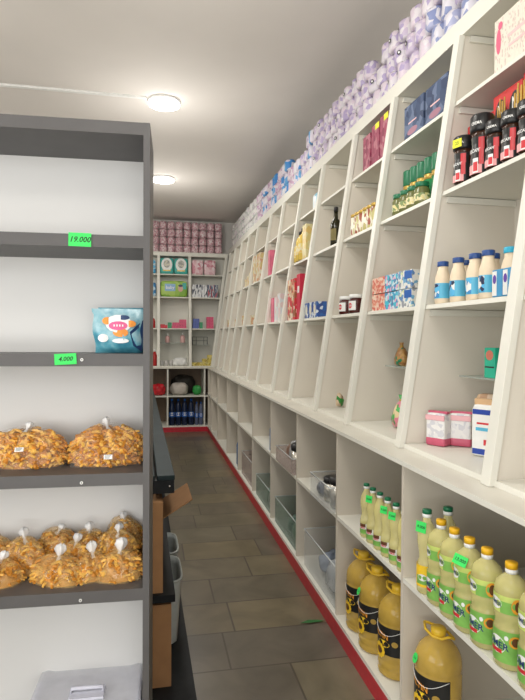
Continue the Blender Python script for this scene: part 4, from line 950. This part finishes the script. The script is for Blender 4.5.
# bay 5.58-6.42
mb = MB().lathe([(.085, 0), (.05, .12), (.02, .24), (.012, .30)], mat('white_film', (.70, .70, .68), .4), 16); o = obj('paper_cone', mb); o.location = (1.0, 5.76, .5715); tag(o, 'white paper cone standing in seventh cubby', 'cone')
for i, (x, y) in enumerate(((.95, 5.70), (1.05, 5.72), (.96, 5.82))):
    o = put('bbot', (x, y, .0935), 0, 'dark bottle on bottom board of seventh cubby, %s' % ['front', 'rear', 'left'][i], 'dark bottles', 1.6)
crumple((1.0, 6.56, .5715), .12, .12, .22, mat('dull_film', (.45, .48, .46), .2, alpha=.5), 'upright clear film bag in eighth cubby', seed=16)

# ------------------------------------------------------------------ wrapped toilet rolls on top
pinkw = patt('pink_roll_wrap', [(.70, .42, .46), (.78, .62, .64), (.62, .30, .36), (.80, .70, .70), (.40, .20, .24), (.72, .50, .54)], 75, .4, bump=.3)
lilw = patt('lilac_roll_wrap', [(.62, .58, .63), (.40, .33, .52), (.68, .64, .67), (.52, .44, .57), (.64, .55, .62)], 38, .4, bump=.3)
lil2 = patt('lilac_blue_roll_wrap', [(.62, .60, .66), (.22, .26, .46), (.66, .64, .70), (.36, .38, .56)], 30, .4, bump=.3)
bluw = patt('bright_blue_roll_wrap', [(.66, .62, .70), (.04, .22, .55), (.66, .60, .68), (.10, .32, .60), (.68, .66, .70)], 15, .4, bump=.3)
palw = patt('pale_roll_wrap', [(.62, .62, .60), (.42, .44, .42), (.68, .67, .64), (.55, .48, .52), (.64, .62, .60)], 40, .4, bump=.3)
rosw = patt('rosy_roll_wrap', [(.62, .50, .58), (.48, .30, .44), (.66, .60, .64)], 36, .4, bump=.3)
def roll_mesh(mt, seed, dots=False):
    rnd = random.Random(seed); mb = MB(); n = 18; r, h = .053, .104; vs = []; prof = [(.015, .004), (.042, .0), (r, .012), (r*1.0, h*.35), (r*.985, h*.6), (r, h-.014), (.042, h), (.014, h-.006)]
    ph = rnd.uniform(0, 6)
    for j, (q, z) in enumerate(prof):
        for i in range(n):
            a = 6.283*i/n; k = 1 + .045*math.sin(5*a+ph+j*.8) + .03*math.sin(9*a-j*2+ph); vs.append((q*k*math.cos(a), q*k*math.sin(a), max(0, z)))
    fs = [(j*n+i, j*n+(i+1) % n, (j+1)*n+(i+1) % n, (j+1)*n+i) for j in range(len(prof)-1) for i in range(n)] + [tuple(range(n))[::-1], tuple(range(7*n, 8*n))]
    mb.add(vs, fs, mt, True)
    if dots:
        wrap_patch(mb, .0565, -.22, .22, .045, .069, labk, 8, oval=True); wrap_patch(mb, .0568, -.10, .10, .051, .063, labw, 8, oval=True)
    return mb.mesh('roll')
RM = {'pink': [roll_mesh(pinkw, i) for i in range(3)], 'lil': [roll_mesh(lilw, i+5, i == 0) for i in range(3)], 'lb': [roll_mesh(lil2, i+9, i == 0) for i in range(3)], 'blu': [roll_mesh(bluw, i+12) for i in range(3)], 'pal': [roll_mesh(palw, i+15) for i in range(3)], 'ros': [roll_mesh(rosw, i+18) for i in range(3)]}
RC = {'lil': 'white and lilac', 'lb': 'white and dusky blue', 'blu': 'bright blue and white', 'pal': 'pale whitish', 'ros': 'rosy lilac', 'pink': 'pink patterned'}
def nth(n): return str(n) + ('th' if 10 <= n % 100 <= 20 else {1: 'st', 2: 'nd', 3: 'rd'}.get(n % 10, 'th'))
def roll(kind, x, y, z, f=1.0, col=1, row=0, top=3):
    o = obj('toilet_roll', random.choice(RM[kind])); o.location = (x, y, z); s = random.uniform(.97, 1.0)
    o.rotation_euler = (0, random.uniform(-.05, .05), RZ+random.uniform(-.6, .6)); o.scale = (s*f, s*f, f)
    rw = 'bottom' if row == 0 else 'top' if row == top-1 else 'middle' if top == 3 else ['', 'second', 'third'][row]
    tag(o, '%s wrapped roll, %s row, %s from the %s of top board' % (RC[kind], rw, nth(col), 'left end' if kind == 'pink' else 'near end'), 'toilet roll', {'lil': 'lilac rolls', 'lb': 'dusky blue rolls', 'blu': 'bright blue rolls', 'pal': 'pale rolls', 'ros': 'rosy rolls', 'pink': 'pink rolls'}[kind])
y = 1.62; k = 0
while y < 8.7:
    kind = 'lb' if y < 2.42 else 'lil' if y < 4.2 else 'blu' if (y < 6.2 and int((y-4.1)/.115) % 4 < 2) else 'lil' if y < 4.8 else 'ros' if y < 6.6 else 'pal'
    rows = 2 if y < 2.3 else 3 if y < 2.95 else 2 if y < 3.1 else 3 if y < 4.5 else 2 if y < 5.1 else 3
    for r in range(rows):
        yy = y + (r % 2)*.05 + random.uniform(-.006, .006); base = zz(TB+.085, yy+.056)+.002
        kk = 'lil' if (kind == 'lb' and r == rows-1 and y > 1.9 and random.random() < .6) else kind
        roll(kk, fx(TB+.085)+.072+random.uniform(-.008, .008), yy, base + r*.1065, 1.0, k+1, r, rows)
    y += .1165; k += 1
x = -.05
cx = []
while x < 1.16: cx.append(x); x += .1245
for i, x in enumerate(cx):
    for r in range(4): roll('pink', x+random.uniform(-.003, .003), 8.965, BT+.0625+r*.121, 1.13, i+1, r, 4)
for i, x in enumerate((-.02,)):
    tag(obj('dark_bag', MB().pillow(.14, .12, .22, mat('dark_grey_cloth', (.10, .10, .10), .8), 10, lump=.05, seed=2).mesh('dark_bag')), 'dark grey cloth bag leaning by dark shelf before pink rolls', 'bag').location = (-.115, 8.70+.08, BT+.062)
bpy.data.objects['dark_bag'].location.y = 8.825

# ------------------------------------------------------------------ goods on the back wall
F0 = 0.0
def by(Z, d): return fy(Z) + .02 + d/2
tealp = mat('teal_pack', (.06, .42, .36), .4, noise=.1)
def diap(e): oval(e, 0, .145, .085, .105, -.0625, labw); oval(e, 0, .155, .05, .06, -.064, patt('grey_animal_print', [(.5, .5, .45), (.35, .35, .32), (.65, .62, .5)], 40, .5)); e.box(-.06, .06, -.0635, -.0628, .045, .06, yel)
box_kind('diaper', 'diaper_pack', 'pack', .215, .12, .25, tealp, diap, soft=True)
for i, x in enumerate((.255, .475)): put('diaper', (x, by(BZ[2], .12), BZ[2]+.001), 0, 'teal nappy pack with white oval, %s of two on top shelf' % ['left', 'right'][i], 'teal nappy packs')
pkp = patt('pink_pad_print', [(.70, .42, .46), (.80, .66, .68), (.60, .22, .28), (.78, .55, .58)], 22, .4)
box_kind('pinkpad', 'pad_pack', 'pack', .185, .12, .235, pkp, soft=True)
for i, x in enumerate((.735, .93)): put('pinkpad', (x, by(BZ[2], .12), BZ[2]+.001), 0, 'pink pad pack on top shelf of back wall, %s of two' % ['left', 'right'][i], 'pink pad packs')
gwp = patt('green_wipe_print', [(.30, .50, .06), (.40, .58, .10), (.22, .42, .05)], 10, .4)
def wipes(e): e.box(-.14, .02, -.0535, -.0525, .09, .20, mat('wipe_blue', (.25, .45, .70), .4)); oval(e, .10, .13, .04, .05, -.0545, mat('baby_skin', (.65, .40, .30), .5)); oval(e, .10, .175, .035, .02, -.0555, mat('hair_dark', (.05, .06, .12), .5)); e.box(.13, .19, -.054, -.0525, .12, .22, tealp); flat_text(e, 'baby', .07, labw, -.06, -.054, .145)
box_kind('wipes', 'nappy_pack', 'pack', .42, .10, .25, gwp, wipes, soft=True)
put('wipes', (.365, by(BZ[1], .10), BZ[1]+.001), 0, 'wide green nappy pack with blue panel and baby face')
spk = patt('slim_pack_print', [(.75, .75, .75), (.55, .56, .58), (.08, .09, .12), (.75, .76, .78)], 35, .35, stretch=(2, 1, .6))
dpk = patt('dark_pack_print', [(.10, .14, .22), (.55, .58, .60), (.45, .10, .12), (.08, .10, .16)], 35, .35, stretch=(2, 1, .6))
box_kind('slimp', 'shampoo_pack', 'pack', .044, .09, .20, spk); box_kind('slimd', 'shampoo_pack', 'pack', .052, .09, .20, dpk)
for i in range(5): put('slimp', (.668+i*.0475, by(BZ[1], .09), BZ[1]+.001), 0, 'slim white pack on second shelf of back wall, %s of five' % ['first', 'second', 'third', 'fourth', 'fifth'][i], 'slim white packs')
for i in range(3): put('slimd', (.912+i*.056, by(BZ[1], .09), BZ[1]+.001), 0, 'slim dark pack on second shelf of back wall, %s of three' % ['first', 'second', 'third'][i], 'slim dark packs')
def smallbox(key, col, w_, h, name='soap_box'): box_kind(key, name, 'box', w_, .07, h, mat('small_'+key, col, .4, noise=.25, nscale=60))
smallbox('spk', (.68, .10, .20), .11, .045); smallbox('sgr', (.05, .30, .14), .06, .09); smallbox('sbl', (.10, .14, .40), .10, .05); smallbox('srd', (.60, .03, .05), .07, .06); smallbox('swh', (.7, .68, .66), .07, .08)
def bput(k, x, z, lb, g=None, sc=None): put(k, (x, fy(z)+.06, z), 0, lb, g, sc)
zs = BZ[0]+.001
for j in range(3): bput('spk', .50, zs+j*.046, 'pink soap box in the stack beside centre post, %s' % ['bottom', 'middle', 'top'][j], 'pink soap boxes')
for j in range(2): bput('spk', .385+.01*j, zs+j*.046, 'pink soap box in the short stack, %s' % ['bottom', 'top'][j], 'pink soap boxes')
bput('srd', .19, zs, 'small red box at left end of third shelf'); bput('sgr', .30, zs, 'small green box on third shelf of back wall'); bput('srd', .245, zs, 'small red box beside green box', None, (.5, 1, .8))
for j in range(3): bput('sbl', .70+.004*j, zs+j*.051, 'blue box in the stack on third shelf right of centre post, %s' % ['bottom', 'middle', 'top'][j], 'blue soap boxes')
bput('sgr', .785, zs, 'small green box right of blue stack', None, (.8, 1, 1.1))
for j in range(4): bput('spk', .925, zs+j*.046, 'pink soap box in the tall stack at right, %s' % ['lowest', 'second', 'third', 'top'][j], 'pink soap boxes')
pj = mat('pink_jar', (.70, .42, .40), .3)
KINDS['pjar'] = ('lotion_bottle', 'bottle', [('bottle', m_(MB().lathe([(.03, 0), (.034, .005), (.034, .09), (.015, .11)], pj, 18)), []), ('cap', m_(MB().lathe([(.016, .1105), (.016, .145)], labw, 14)), [])])
put('pjar', (.27, 8.93, 1.361), 0, 'pink lotion bottle on glass shelf, left of two', 'pink lotion bottles'); put('pjar', (.505, 8.93, 1.361), 0, 'pink lotion bottle on glass shelf, right of two', 'pink lotion bottles', 1.1)
gb = mat('glassware_grey', (.62, .60, .58), .2, alpha=.8)
for i, x in enumerate((.20, .26, .32)): put('swhx', (x, 8.82, ZB0+.001), 0, '', '') if False else None
KINDS['cup'] = ('cup', 'cup', [('cup', m_(MB().lathe([(.026, 0), (.028, .003), (.034, .085), (.031, .085), (.025, .005)], gb, 16)), [])])
for i, x in enumerate((.18, .25, .32)): put('cup', (x, 8.80, ZB0+.001), 0, 'grey glass cup on base board of back wall, %s' % ['left', 'middle', 'right'][i], 'grey glass cups')
crumple((.455, 8.83, ZB0+.001), .22, .12, .12, labw, 'white folded plastic pack on base board beside cups', seed=21)
yp = patt('yellow_tea_print', [(.62, .50, .10), (.40, .30, .05), (.70, .62, .25)], 50, .4); box_kind('ytea', 'tea_box', 'box', .075, .06, .055, yp)
for i, x in enumerate((.675, .755, .835, .915)):
    for j in range((1, 1, 2, 3)[i]): bput('ytea', x, ZB0+.001+j*.056, 'yellow tea box, column %s from centre post, %s' % (['first', 'second', 'third', 'fourth'][i], ['bottom', 'middle', 'top'][j]), 'yellow tea boxes')
KINDS['wire'] = ('wire_rack', 'rack', [('rack', m_(MB().tube([(-.12, -.04, 0), (-.12, -.04, .12), (.12, -.04, .12), (.12, -.04, 0)], .003, blackp, 6).tube([(-.12, -.04, .06), (.12, -.04, .06)], .003, blackp, 6).tube([(-.06, -.04, 0), (-.06, -.04, .12)], .003, blackp, 6).tube([(.06, -.04, 0), (.06, -.04, .12)], .003, blackp, 6).tube([(-.12, .04, 0), (-.12, .04, .12), (.12, .04, .12), (.12, .04, 0)], .003, blackp, 6)), [])])
put('wire', (.78, 8.98, 1.334), 0, 'black wire rack on glass shelf at right corner of back wall')
# leftmost visible bay
box_kind('bluepack', 'detergent_pack', 'pack', .20, .12, .22, patt('blue_detergent', [(.03, .20, .45), (.06, .40, .65), (.5, .65, .75)], 20, .35), soft=True)
put('bluepack', (-.01, by(BZ[1], .12), BZ[1]+.001), 0, 'blue detergent pack in left bay beside dark shelf', 'blue packs')
put('bluepack', (-.01, by(BZ[2], .12), BZ[2]+.001), 0, 'blue detergent pack one shelf above the other', 'blue packs')
KINDS['redb'] = ('sauce_bottle', 'bottle', [('bottle', m_(MB().lathe([(.03, 0), (.034, .005), (.034, .12), (.014, .17)], mat('sauce_red', (.42, .02, .02), .25), 18)), []), ('cap', m_(MB().lathe([(.015, .1705), (.015, .20)], labw, 14)), [])])
put('redb', (.07, 8.80, ZB0+.001), 0, 'red sauce bottle with white cap beside left post of back wall', scale=(1.1, 1.1, 1.3)); put('redb', (.05, fy(BZ[0])+.07, BZ[0]+.001), 0, 'dark red bottle on third shelf of left bay', scale=.9)
# lower back cubbies
redsh = mat('shiny_red', (.55, .02, .03), .25, noise=.3, nscale=20)
crumple((.13, 8.74, .554), .20, .18, .17, redsh, 'shiny red gift bag in the left low cubby', 'gift_bag', 31)
crumple((.445, 8.78, .554), .27, .22, .18, mat('white_sack', (.55, .50, .45), .6), 'off-white stuffed sack in the centre low cubby', 'sack', 33)
crumple((.52, 8.98, .554), .36, .14, .28, mat('black_shoes', (.03, .025, .02), .6), 'dark brown bundle behind off-white sack', 'bundle', 34)
crumple((.72, 8.76, .554), .13, .13, .14, mat('bright_green_bag', (.03, .30, .06), .35), 'bright green bag at right end of centre low cubby', 'bag', 35)
wb = mat('dark_blue_water', (.012, .022, .06), .12); wbl = mat('pale_water', (.12, .14, .22), .12)
def wkind(key, m): KINDS[key] = ('water_bottle', 'bottle', [('bottle', m_(MB().lathe([(.036, 0), (.042, .006), (.042, .19), (.036, .24), (.016, .29)], m, 18)), []), ('cap', m_(MB().lathe([(.017, .2905), (.017, .315)], labb, 14)), []), ('label_band', m_(wrap_patch(wrap_patch(MB(), .0425, -math.pi, math.pi, .10, .16, labb, 20), .043, -.8, .8, .115, .155, labw, 10, oval=True)), [])])
wkind('wd', wb); wkind('wp', wbl)
for i, x in enumerate((.332, .430, .528, .626)): put('wd', (x, 8.70, .094), 0, 'dark blue water bottle on bottom board of back cubby, %s from left' % ['first', 'second', 'third', 'fourth'][i], 'dark blue water bottles', (1.08, 1.08, 1.28))
for i, x in enumerate((.715, .762)): put('wp', (x+.018*(i-.2)-.0, 8.70, .094), 0, 'paler water bottle at right of back cubby, %s of two' % ['left', 'right'][i], 'pale water bottles', (.72, .72, 1.12))

# small leaf scrap on the floor
lf = MB(); lf.add([(-.06, 0, .001), (-.02, .012, .006), (.03, .010, .004), (.06, .0, .001), (.03, -.010, .003), (-.02, -.012, .004)], [(0, 1, 2, 3, 4, 5)], mat('leaf_green', (.03, .16, .04), .5))
lo = obj('leaf_scrap', lf.mesh('leaf_scrap')); lo.location = (.795, 2.66, .001); tag(lo, 'small green leaf scrap on stone floor beside red strip', 'leaf')
md = lo.modifiers.new('thickness', 'SOLIDIFY'); md.thickness = .001
